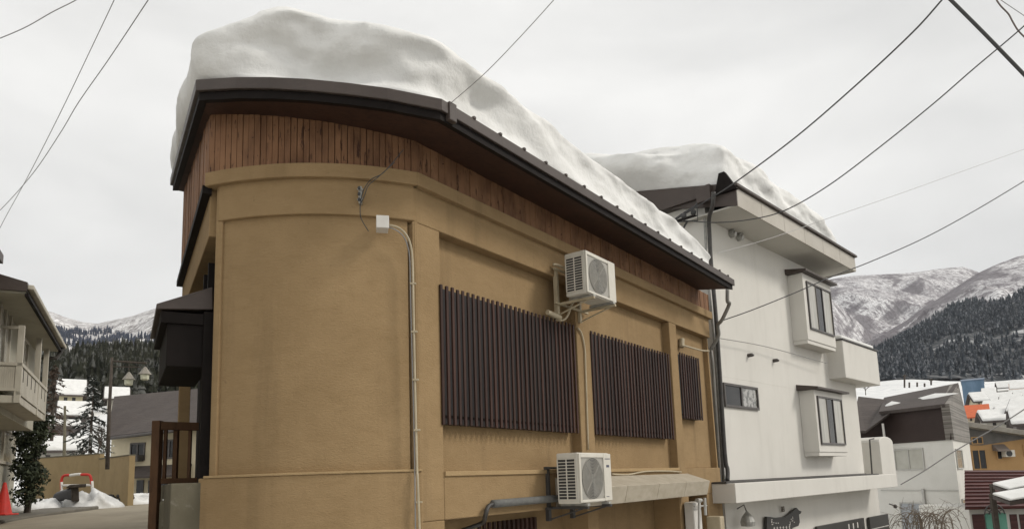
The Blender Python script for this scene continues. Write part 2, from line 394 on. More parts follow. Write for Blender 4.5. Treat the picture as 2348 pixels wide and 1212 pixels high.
bb.build('cedar_band', BOARD, tan, bevel=.003)
boards('b', Lw, .05, SL, -.03, ZC+.02, ZS).build('cedar_band', BOARD, tan, bevel=.003)
mb = MB(); mb.prism([tuple(p) for p in inset(cor,.11)]+[tuple(L.w(LEN-.02,-.1,0)[:2]), (0.2,15.6), tuple(Lw.w(SL-.02,-.1,0)[:2])], ZBASE, ZS-.01)
# inner core filling the body (kept well behind the faces)
mb = MB(); mb.prism([tuple(p) for p in inset(cor,.45)]+[tuple(L.w(LEN-.02,-.58,0)[:2]), (0.2,15.6), tuple(Lw.w(SL-.05,-.62,0)[:2])], ZBASE, ZS-.01); mb.build('wall', STUC, tan)
mb = MB(); cq=[tuple(p) for p in inset(cor,.12)]+[tuple(L.w(LEN-.03,-.1,0)[:2]), (0.2,15.6), tuple(Lw.w(SL-.03,-.08,0)[:2])]; mb.prism(cq, ZC+.1, [zsof(*q)-.004 for q in cq]); mb.build('wall_head', DKBR, tan)
mb = MB(); mb.hexa([L.w(LEN-.05,-1.2,ZBASE),L.w(LEN,-1.2,ZBASE),L.w(LEN,PIL-.001,ZBASE),L.w(LEN-.05,PIL-.001,ZBASE),L.w(LEN-.05,-1.2,ZS-.02),L.w(LEN+.004,-1.2,ZS-.02),L.w(LEN+.004,PIL-.06,ZS-.02),L.w(LEN-.05,PIL-.06,ZS-.02)])
mb.build('end_wall', STUC, tan)
# roof
fr_top = [atroof(449,182,.18), atroof(542,176,.18), atroof(620,176,.18), atroof(703,180,.18), atroof(796,189,.18), atroof(888,201,.18), atroof(1013,226,.18), atroof(1033,238,.18)]
A = fr_top[0]; B = fr_top[-1]; C = atroof(1684,641,.18); 
B = L.w(0.0,.53,0); B = Vector((B.x, B.y, 0))
B = fr_top[-1]; print('roofpts',A,B,atroof(1684,641,.2),atroof(400,490,.2)); ovh=(B-L.O).dot(L.n)
D = Lw.w(SL+.05,.145,0); E_ = Vector((-.3,16.2,0)); D2 = Lw.w(SL+.05,-.6,0)
front = [Vector((A.x,A.y))]+[Vector((p.x,p.y)) for p in fr_top[1:-1]]+[Vector((B.x,B.y))]
poly = front+[Vector((C.x,C.y)), Vector((E_.x,E_.y)), Vector((D2.x,D2.y)), Vector((D.x,D.y))]
def inpoly(poly, k):
    out=[]; n=len(poly)
    for i,p in enumerate(poly):
        a=poly[i-1]; b=poly[(i+1)%n]; t1=(p-a).normalized(); t2=(b-p).normalized()
        n1=Vector((-t1.y,t1.x)); n2=Vector((-t2.y,t2.x)); m=(n1+n2); m.normalize(); m/=max(.4,m.dot(n1)); out.append(p+m*k)
    return out
def zl(pl,o): return [zsof(p[0],p[1])+o for p in pl]
mb = MB(); mb.prism([tuple(p) for p in poly], zl(poly,.065), zl(poly,.18)); 
# raised seam ends along the long eave
ev = Fr((B.x,B.y),(C.x-B.x,C.y-B.y)); Lev=(C-B).to_2d().length
a=.35
while a < Lev:
    q=ev.w(a,0,0); ze_=zsof(q.x,q.y)+.18; mb.box(ev, a-.018, a+.018, -.12, .012, ze_-.01, ze_+.022); a += .42
mb.build('roof', BROWN, tan, bevel=.008)
mb = MB(); pi_=inpoly(poly,.035); po=inpoly(poly,.10); n=len(poly)
mb = MB()
pj_=inpoly(poly,.10)
for i in [n-1]+list(range(len(front)+0)):
    j=(i+1)%n; q=[pi_[i],pi_[j],pj_[j],pj_[i]]; mb.prism([tuple(v) for v in q], [zsof(v.x,v.y)-.015 for v in q], [zsof(v.x,v.y)+.063 for v in q])
mb.build('lower_fascia', DKBR, tan)
mb = MB(); pk_=inpoly(poly,.06); mb.prism([tuple(p) for p in pk_], zl(pk_,.004), zl(pk_,.063)); mb.build('roof_deck', DKBR, tan)
mb = MB(); ps_=inpoly(poly,.05); mb.prism([tuple(p) for p in ps_], zl(ps_,-.0), zl(ps_,.002)); mb.build('soffit', SOFF, tan)
# gutter joint at the corner
mb = MB(); ze_=zsof(B.x,B.y)+.18; mb.box(ev, -.03, .07, -.09, .018, ze_-.17, ze_+.012); mb.build('eave_corner_cap', BROWN, tan, bevel=.008)
# slat screens
def screen(x0,y0,x1,y1, zt0, zt1, cnt, nn, label):
    """slats between pixel columns; zt0, zt1 world z of bottom/top"""
    a0 = L.hit(x0,y0,nn)[0]; a1 = L.hit(x1,y1,nn)[0]
    sm = MB(); pitch=(a1-a0)/cnt
    for i in range(cnt):
        a=a0+pitch*i+random.uniform(-.003,.003)
        sm.box(L, a, a+pitch*.40, nn-.020, nn+random.uniform(-.004,.004), zt0+random.uniform(-.006,.006), zt1+random.uniform(-.004,.004))
    o = sm.build('window_slat_screen', SLAT, tan, bevel=.003)
    if label: o['label']=label
    rb = MB()
    for z in (lerp(zt0,zt1,.06),): MB().box(L, a0, a1, nn-.055, nn-.046, z-.014, z+.014).build('screen_rail', DKBR, o)
    wm = MB(); wm.box(L, a0+.004, a1-pitch*.6, REC+.001, nn-.056, zt0+.012, zt1-.02); wm.build('window', DARK, tan)  # near-black backing close behind the slats paints the gaps dark
NN = -.045
zs_t = z_(1014,652,NN); zs_b = z_(1020,972,NN)
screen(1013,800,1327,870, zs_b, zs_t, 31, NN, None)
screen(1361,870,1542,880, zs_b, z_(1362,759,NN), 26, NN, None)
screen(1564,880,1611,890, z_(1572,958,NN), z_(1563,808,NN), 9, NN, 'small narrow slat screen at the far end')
a0 = L.hit(1100,1205,-.3)[0]
def lowscreen():
    sm=MB(); aa=L.hit(1098,1205,-.4)[0]; ab=L.hit(1236,1200,-.4)[0]; n=13; pt=(ab-aa)/n; zt=L.hit(1150,1193,-.4)[1]
    for i in range(n): sm.box(L, aa+pt*i, aa+pt*i+pt*.5, -.47, -.4, -.3, zt)
    o=sm.build('window_slat_screen', SLAT, tan, bevel=.003)
    wm=MB(); wm.box(L, aa, ab, -.62, -.6, -.3, zt-.05); wm.build('window', GLASS, tan)
lowscreen()
def swin(x0,x1,yt):
    a,zt=L.hit(x0,yt,-.58); b,_=L.hit(x1,yt,-.58)
    m_=MB()
    m_.box(L,a,b,-.63,-.57,zt-.06,zt); m_.box(L,a,a+.05,-.63,-.57,zt-.5,zt-.06); m_.box(L,b-.05,b,-.63,-.57,zt-.5,zt-.06)
    o=m_.build('window', FRAMEB, tan, bevel=.004); g_=MB(); g_.box(L,a+.05,b-.05,-.63,-.6,zt-.5,zt-.06); g_.build('pane', GLASS, o)
swin(1278,1316,1197); swin(1392,1458,1203)
# entrance canopy on left side, porch railing
can = thing('entrance_canopy', 'dark brown metal entrance canopy on the left side of the tan building', 'canopy', (-4.2,7.9,2))
Yc=8.0
cA=at(349,705,7.35); cB=at(476,705,7.55) ; zc_=cA.z
cz=zc_
def lw(px,py,off): s,z=Lw.hit(px,py,off); return s,z
s0c = Lw.hit(476,640,0.0)[0]
cs0,cs1,cn = .55, 2.3, .62
cs0 = .1; czb = at(352,700,6.3).z
Q = lambda a,n,z: Lw.w(a,n,z)
mb=MB(); ct = czb+.05
mb.hexa([Q(cs0,-.12,ct-.03),Q(cs0+1.5,-.12,ct-.03),Q(cs0+1.5,.37,ct-.07),Q(cs0,.37,ct-.07),Q(cs0+.1,-.12,ct+.22),Q(cs0+1.4,-.12,ct+.22),Q(cs0+1.5,.37,ct-.02),Q(cs0,.37,ct-.02)])
mb.build('canopy_roof', BROWN, can, bevel=.008)
mb=MB(); mb.box(Lw,cs0+.05,cs0+1.45,-.1,.27,ct-.60,ct-.09); mb.build('canopy_box', DKBR, can, bevel=.01)
mb=MB(); mb.box(Lw,cs0+.02,cs0+1.48,-.1,.33,ct-.19,ct-.08); mb.build('canopy_fascia', DKBR, can, bevel=.006)
mb=MB(); mb.add([Q(cs0+.1,.22,ct+.06),Q(cs0+.12,.32,ct+.01),Q(cs0+.5,.32,ct+.01),Q(cs0+.5,.2,ct+.08),Q(cs0+.3,.27,ct+.08)],[(0,1,4),(1,2,4),(2,3,4),(3,0,4)]); tag(mb.build('canopy_snow', SNOW), 'small patch of snow left on the brown entrance canopy', 'snow')
# dark door posts
mb=MB(); mb.box(Lw, .10,.2,-.3,-.04,1.3,3.3); mb.box(Lw,.45,.5,-.3,-.1,1.3,3.9); mb.box(Lw,.9,.95,-.3,-.1,1.3,3.9); mb.build('door_frame', DKBR, tan, bevel=.005)
# porch floor + railing + concrete block
zdk = at(400,1110,7.6).z
mb=MB(); mb.box(Lw,.0,SL-.1,-.5,.2,ZBASE,zdk); mb.build('porch_base', CONC, tan, bevel=.01)
rl = thing('porch_railing', 'brown wooden porch railing with tall post left of the tan building', 'railing', tuple(at(352,1250,7.3)))
p0=at(362,968,7.3); 
def rb(mbx, x0,y0,x1,y1,Y0,Y1,th=.05):
    a=at(x0,y0,Y0); b=at(x1,y1,Y1); d=(b-a).normalized(); sd=Vector((d.y,-d.x,0))
    if sd.length<.1: sd=Vector((1,0,0))
    sd.normalize(); mbx.tube([a,b], th/1.6, 4)
def post(x,y0,Y,zb_,wd):
    t=at(x,y0,Y); m_=MB(); m_.cube(((t.x),(t.y),(t.z+zb_)/2),wd,wd,t.z-zb_); return m_
post(362,964,7.3,.2,.085).build('post', RAILW, rl, bevel=.006)
post(381,975,7.35,at(381,1100,7.35).z,.03).build('baluster', RAILW, rl); post(405,975,7.45,at(405,1135,7.45).z,.045).build('baluster', RAILW, rl)
def rail(y0,y1,th):
    a=at(368,y0,7.3); b=at(455,y1,7.55); m_=MB(); f_=Fr((a.x,a.y),(b.x-a.x,b.y-a.y)); m_.box(f_,0,(b-a).length,-.03,.03,a.z-th,a.z); return m_
rail(966,968,.085).build('rail', RAILW, rl, bevel=.006); rail(1096,1098,.055).build('rail', RAILW, rl, bevel=.005)
post(437,975,7.5,at(437,1100,7.5).z,.03).build('baluster', RAILW, rl)
cb=MB(); a=at(364,1148,7.25); b=at(447,1143,7.1); f_=Fr((a.x,a.y),(b.x-a.x,b.y-a.y)); cb.box(f_,0,(b-a).length,-.9,0,-.2,a.z)
tag(cb.build('concrete_block', CONC, bevel=.02), 'low stained concrete block at the foot of the brown porch railing', 'concrete block')
cb=MB(); cb.box(f_,.02,(b-a).length*.95,-.88,-.02,a.z+.001,a.z+.022); tag(cb.build('snow_layer', SNOW, bevel=.01), 'thin snow cap on the concrete block by the porch', 'snow')
# ------------------------------------------------------------------ SNOW masses
def snow_mass(name, bnd, spine, Hf, of, zf, label, seed=0, amp=.10, N1=420, crown=.15, prof=None):
    """bnd: closed plan loop; spine: (P0,P1); Hf(p)->height; of(p)->overhang; zf(p)->roof z"""
    P0,P1=[Vector(q) for q in spine]; n=len(bnd)
    seg=[(bnd[(i+1)%n]-bnd[i]).length for i in range(n)]; tot=sum(seg); pts=[]
    for k in range(N1):
        d=tot*k/N1; i=0
        while d>seg[i]: d-=seg[i]; i+=1
        pts.append(bnd[i].lerp(bnd[(i+1)%n], d/seg[i]))
    for _ in range(3): pts=[(pts[i-1]+pts[i]*2+pts[(i+1)%N1])/4 for i in range(N1)]
    prof = prof or [(.03,0),(-.1,.03),(-.35,.07),(-.6,.12),(-.78,.17),(-.9,.22),(-.97,.28),(-1,.34),(-.97,.40),(-.9,.46),(-.72,.52),(-.5,.57),(-.2,.62),(.04,.67),(.08,.71),(.14,.75),(.20,.79),(.27,.83),(.35,.87),(.43,.90),(.54,.93),(.65,.95),(.8,.97),(.95,.985)]
    vs=[]; rings=0; L2=(P1-P0).length_squared; NR=34
    info=[]
    for b in pts:
        t=max(0,min(1,(b-P0).dot(P1-P0)/L2)); t=.5+(t-.5)*.98; c=P0.lerp(P1,t); dist=(c-b).length; dr=(c-b)/dist; info.append((b,c,dist,dr))
    ringsp=[]
    for (dd,hh) in prof: ringsp.append(('p',dd,hh))
    for j in range(1,NR+1): ringsp.append(('i',j/NR,0))
    for kind,dd,hh in ringsp:
        for (b,c,dist,dr) in info:
            H=Hf(b); o=of(b); zr=zf(b)
            if kind=='p':
                d = dd*o if dd<0 else dd*min(1.0,dist*.6)
                p=b+dr*d; h=H*hh
            else:
                last=prof[-1]; d0=last[0]*min(1.0,dist*.6); d=d0+(dist-d0)*dd; p=b+dr*d; Hc=Hf(c); h=lerp(H*last[1], Hc+crown, dd**.7); zr=lerp(zf(b),zf(c),dd)
            z=zr+h
            q=Vector((p.x,p.y,z)); 
            if hh>0 or kind=='i':
                ua=p.x*.6043+p.y*.7967; va=p.x*-.7967+p.y*.6043
                e=noise.fractal(Vector((ua*.75+seed,va*1.3,z*2.2+ua*.5)),.8,2.1,4); e2=noise.noise(Vector((ua*.35+seed*2,va*.5,z*.6)))
                rr=abs(noise.noise(Vector((ua*.55+4,va*.9,z*2.0+ua*.7+seed))))
                k=min(1,max(.12,(hh*3 if kind=='p' else 1)))*min(1,H*1.4)*(1 if H>.95 else .75)
                e3=noise.fractal(Vector((ua*2.2+seed,va*3.2,z*4.5)),.9,2.1,3)*.035; e4=abs(noise.noise(Vector((ua*1.1-seed,va*1.5,z*3.4+ua*.9))))
                q.z += (e*amp*.35+e2*amp*.8+e3)*k
                if seed==3: k*=lerp(.95,.55,sst(6.6,8.2,p.y))
                dd_=(e*amp*.8+(rr-.25)*amp*1.7+e3*1.3+(e4-.2)*.06)*k
                dd_*=lerp(.5,1.1,sst(-3.0,-2.1,p.x))
                if seed==3 and p.y<8:
                    sc_=math.exp(-((p.x+1.75)/.5)**2)*sst(.72,.35,hh if kind=='p' else 1)*.30+math.exp(-((p.x+.3)/.35)**2)*sst(.6,.3,hh if kind=='p' else 1)*.16
                    dd_+=sc_*min(1,hh*8)
                q.x += dr.x*dd_; q.y += dr.y*dd_
            vs.append(q)
    R=len(ringsp); fs=[]
    for i in range(R-1):
        for k in range(N1):
            k2=(k+1)%N1; fs.append((i*N1+k,i*N1+k2,(i+1)*N1+k2,(i+1)*N1+k))
    b0_=len(vs); vs+=[v.lerp(Vector((info[k][1].x,info[k][1].y,v.z)),.5) for k,v in enumerate(vs[:N1])]
    for k in range(N1): fs.append((k,(k+1)%N1,b0_+(k+1)%N1,b0_+k))
    m_=MB(); m_.add(vs,fs); o=m_.build(name, SNOW, smooth=True, fix=False)
    bm=bmesh.new(); bm.from_mesh(o.data); bmesh.ops.remove_doubles(bm, verts=bm.verts, dist=.006); bmesh.ops.recalc_face_normals(bm, faces=bm.faces); bm.to_mesh(o.data); bm.free()
    return tag(o,label,'snow')
ins = inpoly(poly,.05)
# shortened toward C
evd=Vector((0.5865,0.8099))
Cs = Vector((C.x,C.y))-evd*.95+Vector((-.04,.03)); Cb=Cs+Vector((-.75,1.15))
sb = [Vector(p) for p in ins[:len(front)]]+[Cs, Cb, Vector((-.3,15.6)), Vector((D2.x+.1,D2.y-.05)), ins[-1]]
def Hroof(p):
    s=(p-Vector((B.x,B.y))).dot(evd)
    H=interp([(-2,1.02),(-.9,1.0),(0,.86),(2,.8),(4,.78),(5.5,.66),(6.2,.5),(6.7,.34),(7.2,.12)], s)
    H*=1-.24*(1-sst(-2.9,-2.0,p.x))*(1-sst(7.5,9.5,p.y))
    return H
def Oroof(p):
    s=(p-Vector((B.x,B.y))).dot(evd)
    lf=sst(-1.6,-2.5,p.x)  # toward the left eave
    return lerp(.03,.10,1-sst(-2.9,-2.3,p.x)) if p.y<12 and p.x<-2 else interp([(-1,.02),(0,.0),(5,-.04),(8,-.05)],s)
snow_mass('roof_snow', sb, ((-1.6,8.3),(2.0,13.2)), Hroof, Oroof, lambda p: zsof(p.x,p.y)+.18, 'thick rounded slab of snow bulging over the roof of the tan building', seed=3, amp=.17)
# ------------------------------------------------------------------ AC units
def disc(mb_, fr, a, n, z, r, r0=0, seg=28, th=.004):
    vs=[];fs=[]
    for k in range(seg):
        g=2*math.pi*k/seg
        for rr in (r0,r):
            for nn_ in (n,n+th): vs.append(fr.w(a+rr*math.cos(g),nn_,z+rr*math.sin(g)))
    for k in range(seg):
        i=4*k; j=4*((k+1)%seg); fs+= [(i,i+2,j+2,j),(i+1,j+1,j+3,i+3),(i+2,i+3,j+3,j+2),(i,j,j+1,i+1)]
    mb_.add(vs,fs)
def make_ac(label, a, z, W_, H_, n0, n1, marks):
    u = thing('ac_outdoor_unit', label, 'air conditioner', tuple(L.w(a+W_/2,(n0+n1)/2,z)), 'air conditioner units on the tan wall')
    m_=MB(); t=.022
    # casing as shell pieces: back block slightly smaller, frame edges
    m_.box(L,a,a+W_,n0,n1-.02,z,z+H_); c=m_.build('casing', ACW, u, bevel=.014)
    m_=MB(); 
    m_.box(L,a+W_*.76,a+W_,n1-.021,n1+.006,z+.01,z+H_-.01)           # service panel
    m_.box(L,a,a+W_*.05,n1-.021,n1+.003,z+.01,z+H_-.01); m_.box(L,a+W_*.05,a+W_*.76,n1-.021,n1+.003,z+H_*.90,z+H_-.01); m_.box(L,a+W_*.05,a+W_*.76,n1-.021,n1+.003,z+.01,z+H_*.07)
    m_.build('front_panel', ACW, u, bevel=.005)
    # fan opening
    ca=a+W_*.405; cz_=z+H_*.485; R=min(W_*.35,H_*.41)
    m_=MB(); m_.box(L,a+W_*.05,a+W_*.76,n1-.0205,n1-.017,z+H_*.07,z+H_*.90); m_.build('fan_cavity', ACD, u)
    m_=MB()
    for k in range(4):
        g=k*math.pi/2+.4; v=[]
        for (rr,dg,nn_) in ((.03,0,.004),(R*.92,-.25,.003),(R*.95,.5,.009),(.03,.5,.006)):
            v.append(L.w(ca+rr*math.cos(g+dg),n1-.017+nn_,cz_+rr*math.sin(g+dg)))
        m_.add(v,[(0,1,2,3)])
    disc(m_,L,ca,n1-.012,cz_,R*.22,0,16,.01); m_.build('fan', ACM, u)
    m_=MB()
    for k in range(1,15): 
        disc(m_,L,ca,n1-.003,cz_,R*k/14+.003,R*k/14-.0035,40,.006)
    for k in range(4):
        g=2*math.pi*(k+.5)/4; d=(math.cos(g),math.sin(g)); m_.tube([L.w(ca+d[0]*R*.15,n1+.002,cz_+d[1]*R*.15),L.w(ca+d[0]*R,n1+.002,cz_+d[1]*R)],.003,4)
    m_.build('fan_grille', ACG, u)
    # plate around circle
    m_=MB(); vs=[];fs=[]; seg=48; a0_,a1_,b0_,b1_=a+W_*.05,a+W_*.76,z+H_*.07,z+H_*.90
    for k in range(seg):
        g=2*math.pi*k/seg; cx_,sz_=math.cos(g),math.sin(g); vs.append(L.w(ca+R*cx_,n1-.008,cz_+R*sz_))
        tt=min(((a1_-ca) if cx_>0 else (ca-a0_))/max(1e-6,abs(cx_)), ((b1_-cz_) if sz_>0 else (cz_-b0_))/max(1e-6,abs(sz_))); vs.append(L.w(ca+tt*cx_,n1-.008,cz_+tt*sz_))
    for k in range(seg): i=2*k;j=2*((k+1)%seg); fs.append((i,i+1,j+1,j))
    m_.add(vs,fs); m_.build('fan_surround', ACG, u)
    # side coil grille on the left face (s = a)
    m_=MB(); m_.box(L,a-.004,a+.001,n0+.02,n1-.05,z+.05,z+H_-.07); m_.build('coil', ACD, u)
    m_=MB(); nb=13; zz0,zz1=z+.05,z+H_-.07
    for k in range(nb+1):
        q=zz0+(zz1-zz0)*k/nb; m_.box(L,a-.012,a-.004,n0+.02,n1-.05,q-.0045,q+.0045)
    for q in (n0+.02,(n0+n1-.03)/2,n1-.05): m_.box(L,a-.014,a-.005,q-.006,q+.006,zz0-.005,zz1+.005)
    m_.build('side_grille', ACW, u)
    m_=MB()
    for q in (a+.10,a+W_-.14): m_.box(L,q,q+.06,n0-.02,n1+.03,z-.03,z-.002)
    m_.build('foot', GALV, u, bevel=.004)
    if marks:
        x=a+W_*.80; PM=mat('blue_grey_print',(.06,.06,.10),.5); m_=MB()
        for k in range(5): m_.box(L,x+k*.026,x+k*.026+.018,n1+.0062,n1+.0078,z+H_*.865,z+H_*.885)
        m_.build('brand_lettering',PM,u)
        MB().box(L,x+.03,x+.10,n1+.0062,n1+.0078,z+H_*.70,z+H_*.75).build('printed_label',PM,u)
        m_=MB()
        for k in range(4): m_.box(L,x+k*.018,x+k*.018+.012,n1+.0062,n1+.0078,z+.055,z+.063)
        m_.build('model_lettering', PM, u)
    return u
UNIT={}
for key,(fl,fr_,tl) in {'low':((1334,1158),(1402,1146),(1327,1036)),'up':((1356,683),(1412,683),(1342,570))}.items():
    UNIT[key]=(L.hit(*fl,.44),L.hit(*fr_,.44),L.hit(*tl,.44))
    print('AC',key,[tuple(round(q,2) for q in t) for t in UNIT[key]])
aL=UNIT['low'][2][0]; zL0=UNIT['low'][0][1]+.02; HL=UNIT['low'][2][1]-zL0
aU=UNIT['up'][2][0]; zU0=L.hit(1352,672,.44)[1]; HU=L.hit(1342,571,.44)[1]-zU0
WL=L.hit(1401,1090,.44)[0]-aL; WU=L.hit(1410,640,.44)[0]-aU
print('AC dims', aL,zL0,HL,WL, aU,zU0,HU,WU)
make_ac('newer cream air conditioner unit with printed marks, low on tan wall beside the awning', aL, zL0, WL, HL, .13, .44, True)
make_ac('upper cream air conditioner outdoor unit hung on a wall bracket under the cedar band', aU, zU0, WU, HU, .13, .44, False)
# wall brackets
def bracket(a,z,W_,H_,m,label):
    t=thing('ac_wall_bracket', label,'bracket',tuple(L.w(a+W_/2,0,z-.05)),'brackets carrying the air conditioner units')
    m_=MB()
    for q in (a+.08,a+W_-.12):
        m_.box(L,q,q+.04,PIL-.0,.48,z-.062,z-.032)
    m_.build('arm', m, t, bevel=.004)
    m_=MB()
    for q in (a+.08,a+W_-.12):
        m_.tube([L.w(q+.02,.40,z-.06),L.w(q+.02,PIL+.03,z-.18)],.010,6)
    m_.build('brace', m, t)
    m_=MB()
    for q in (a+.06,a+W_-.14): m_.box(L,q,q+.05,PIL-.02,PIL+.035,z-.20,z+H_*.75)
    for q in (z+H_*.72,z-.05): m_.box(L,a-.03,a+W_+.03,PIL+.036,PIL+.07,q-.014,q+.014)
    m_.build('wall_rail', m, t, bevel=.004)
bracket(aU,zU0,WU,HU,CREAMP,'cream painted steel bracket under the upper air conditioner unit')
bracket(aL,zL0,WL,HL,BLKP,'dark steel bracket behind the lower air conditioner unit')
def wp(x,y,off): s,z=L.hit(x,y,off); return L.w(s,off,z)
# conduit with box on corner
cfr = Vector((0,0,0))
jb = thing('junction_box','white square junction box under the header of the curved wall','junction box',tuple(at(877,515,6.4)))
m_=MB(); c_=at(877,511,6.36); fj=Fr((c_.x,c_.y),(.95,.22)); w2=.056; m_.box(fj,-w2,w2,-.12,.03,c_.z-.058,c_.z+.058); m_.build('box_body',WHITEP,jb,bevel=.006)
m_=MB(); m_.box(fj,-w2-.004,w2+.004,.031,.042,c_.z-.062,c_.z+.062); m_.build('box_lid',WHITEP,jb,bevel=.005)
m_=MB()
path=[at(892,516,6.42),at(912,521,6.44),at(930,536,6.48),at(941,560,6.52),at(946,600,6.54),at(948,700,6.54),at(951,850,6.55),at(956,1060,6.55),at(958,1100,6.53),at(963,1240,6.53)]
def smooth_path(p,n=6):
    o=[]; m=len(p)
    for i in range(m-1):
        p0,p1,p2,p3=p[max(i-1,0)],p[i],p[i+1],p[min(i+2,m-1)]
        for k in range(n):
            t=k/n; o.append(.5*((2*p1)+(-p0+p2)*t+(2*p0-5*p1+4*p2-p3)*t*t+(-p0+3*p1-3*p2+p3)*t**3))
    o.append(p[-1]); return o
m_.tube(smooth_path(path),.0105,10)
cd1=m_.build('conduit_pipe',CREAMP,smooth=True); tag(cd1,'thin cream conduit running down the corner from the white junction box','pipe')
m_=MB(); path=[at(892,521,6.43),at(908,527,6.44),at(925,541,6.48),at(935,565,6.52),at(940,600,6.55),at(942,700,6.55),at(946,850,6.56),at(951,1060,6.56),at(953,1240,6.54)]
m_.tube(smooth_path(path),.007,8); tag(m_.build('cable',WIREL,smooth=True),'thin grey cable clipped beside the cream corner conduit','cable')
cl=thing('pipe_clips','small cream saddles holding the corner conduit to the wall','clip',tuple(at(952,800,6.53)))
for y in (650,760,870,985,1150):
    m_=MB(); c=at(lerp(947,961,(y-650)/500),y,6.545); m_.cube(c,.06,.03,.018); m_.build('saddle',CREAMP,cl,bevel=.004)
# bracket plate with cables at (826,450)
bk = thing('cable_bracket','galvanised bracket with insulated service cables on the header of the curved wall','bracket',tuple(at(826,470,6.4)))
m_=MB(); c=at(826,447,6.385); fj=Fr((c.x,c.y),(.99,.1)); m_.box(fj,-.016,.016,-.04,.012,c.z-.085,c.z+.085)
m_.box(fj,-.028,.028,.013,.02,c.z+.045,c.z+.06); m_.box(fj,-.028,.028,.013,.02,c.z-.06,c.z-.045); m_.build('plate',GALV,bk,bevel=.003)
for dz in (.055,-.005,-.06): MB().lathe(c+Vector((.0,-.05,dz-.02)),[(.008,0),(.014,.006),(.014,.022),(.008,.03)],10).build('insulator',WIREM,bk)
for i,pp in enumerate([[(925,343,6.35),(880,395,6.30),(850,412,6.30),(832,440,6.32),(826,470,6.36)],[(905,372,6.35),(868,405,6.30),(845,425,6.30),(835,450,6.33),(828,465,6.36)],[(826,468,6.36),(826,490,6.38),(830,505,6.42),(845,530,6.46)]]):
    m_=MB(); m_.tube(smooth_path([at(*q) for q in pp]),.0042,6); tag(m_.build('service_cable',WIREM),['black service cable drooping from the eave to the bracket on the curved wall','shorter twin service cable beside the bracket on the curved wall','loose black cable end hanging below the bracket on the curved wall'][i],'cable')
# pipes round upper AC
m_=MB(); m_.tube(smooth_path([wp(1268,606,-.03),wp(1280,608,.0),wp(1297,617,.03),wp(1304,625,.05),wp(1306,660,.05),wp(1308,690,.04)]),.018,10)
tag(m_.build('refrigerant_pipe',CREAMP,smooth=True),'short cream pipe entering the wall left of the upper air conditioner','pipe')
m_=MB(); m_.tube(smooth_path([wp(1254,716,REC+.06),wp(1262,722,REC+.1),wp(1275,732,-.05),wp(1292,733,.0),wp(1302,722,.02),wp(1309,702,.04),wp(1316,690,.06)]),.015,10)
o=m_.build('drain_hose',CREAMP,smooth=True); tag(o,'curled cream hose dropping from the upper air conditioner to the slat screen','hose')
m_=MB(); m_.tube([wp(1255,715,-.02),wp(1285,728,.0)],.032,10); m_.build('hose_cover',CREAMP,o,bevel=.004)
m_=MB(); m_.tube(smooth_path([wp(1325,752,PIL+.02),wp(1334,765,PIL+.02),wp(1341,800,PIL+.02),wp(1343,850,PIL+.02),wp(1349,1030,PIL+.02)]),.012,8)
tag(m_.build('conduit_pipe',CREAMP,smooth=True),'thin cream conduit on the pilaster between the two large slat screens','pipe')
# grey lagged pipe at lower left
m_=MB(); m_.tube(smooth_path([wp(1283,1141,.0),wp(1200,1148,.0),wp(1130,1154,.0)],3),.042,12)
o=m_.build('lagged_pipe',TAPE,smooth=True); tag(o,'thick grey lagged pipe bending down left of the lower air conditioner','pipe')
m_=MB(); m_.tube(smooth_path([wp(1136,1153,.0),wp(1120,1160,.0),wp(1113,1180,-.02),wp(1108,1196,-.2),wp(1085,1206,-.3),wp(1060,1215,-.35)]),.024,10); m_.build('hose_tail',BLKP,o,smooth=True)
# small pipe near screen 3
m_=MB(); m_.tube(smooth_path([wp(1563,790,-.05),wp(1580,795,-.03),wp(1610,803,-.02),wp(1626,804,.04)]),.016,8); o=m_.build('overflow_pipe',CREAMP,smooth=True); tag(o,'small cream pipe stub with round cap above the narrow slat screen','pipe')
m_=MB(); m_.tube([wp(1563,776,REC+.05),wp(1563,796,REC+.05)],.05,12); m_.build('pipe_cap',CREAMP,o,bevel=.006)
# awning hood (beige, segmented) over the second bay
aw=thing('shop_awning','beige segmented awning hood over the lower bay beside the air conditioner','awning',tuple(wp(1500,1120,.2)))
sA,zA=L.hit(1404,1128,.45)
s0=aL+WL*.35; s1=L.hit(1611,1090,.3)[0]; zt=L.hit(1500,1087,.05)[1]; 
fz=L.hit(1411,1114,.48)[1]; bz=L.hit(1405,1155,.40)[1]
nseg=4; m_=MB()
prof=[(PIL-.0,zt+.0),(PIL+.12,zt+.0),(.42,fz+.0),(.36,bz),(PIL-.0,bz-.02)]
ed=[lerp(s0,s1,k/nseg) for k in range(nseg+1)]
for k in range(nseg):
    a,b=ed[k]+.004,ed[k+1]-.004; n=len(prof)
    vs=[L.w(a,q[0],q[1]) for q in prof]+[L.w(b,q[0],q[1]) for q in prof]
    m_.add(vs,[tuple(range(n)),tuple(range(n,2*n))[::-1]]+[(i,(i+1)%n,n+(i+1)%n,n+i) for i in range(n)])
m_.build('hood_panel',mat('hood_beige',(.36,.315,.24),.7,(.43,.38,.30),5,stretch=(1,1,2)),aw,bevel=.006)
m_=MB(); m_.tube(smooth_path([wp(1403,1086,PIL+.03),wp(1440,1087,PIL+.03),wp(1480,1080,PIL+.03),wp(1530,1079,PIL+.03),wp(1562,1081,PIL+.03)]),.012,8)
tag(m_.build('surface_cable',CREAMP,smooth=True),'wavy cream cable lying along the wall above the beige awning','cable')
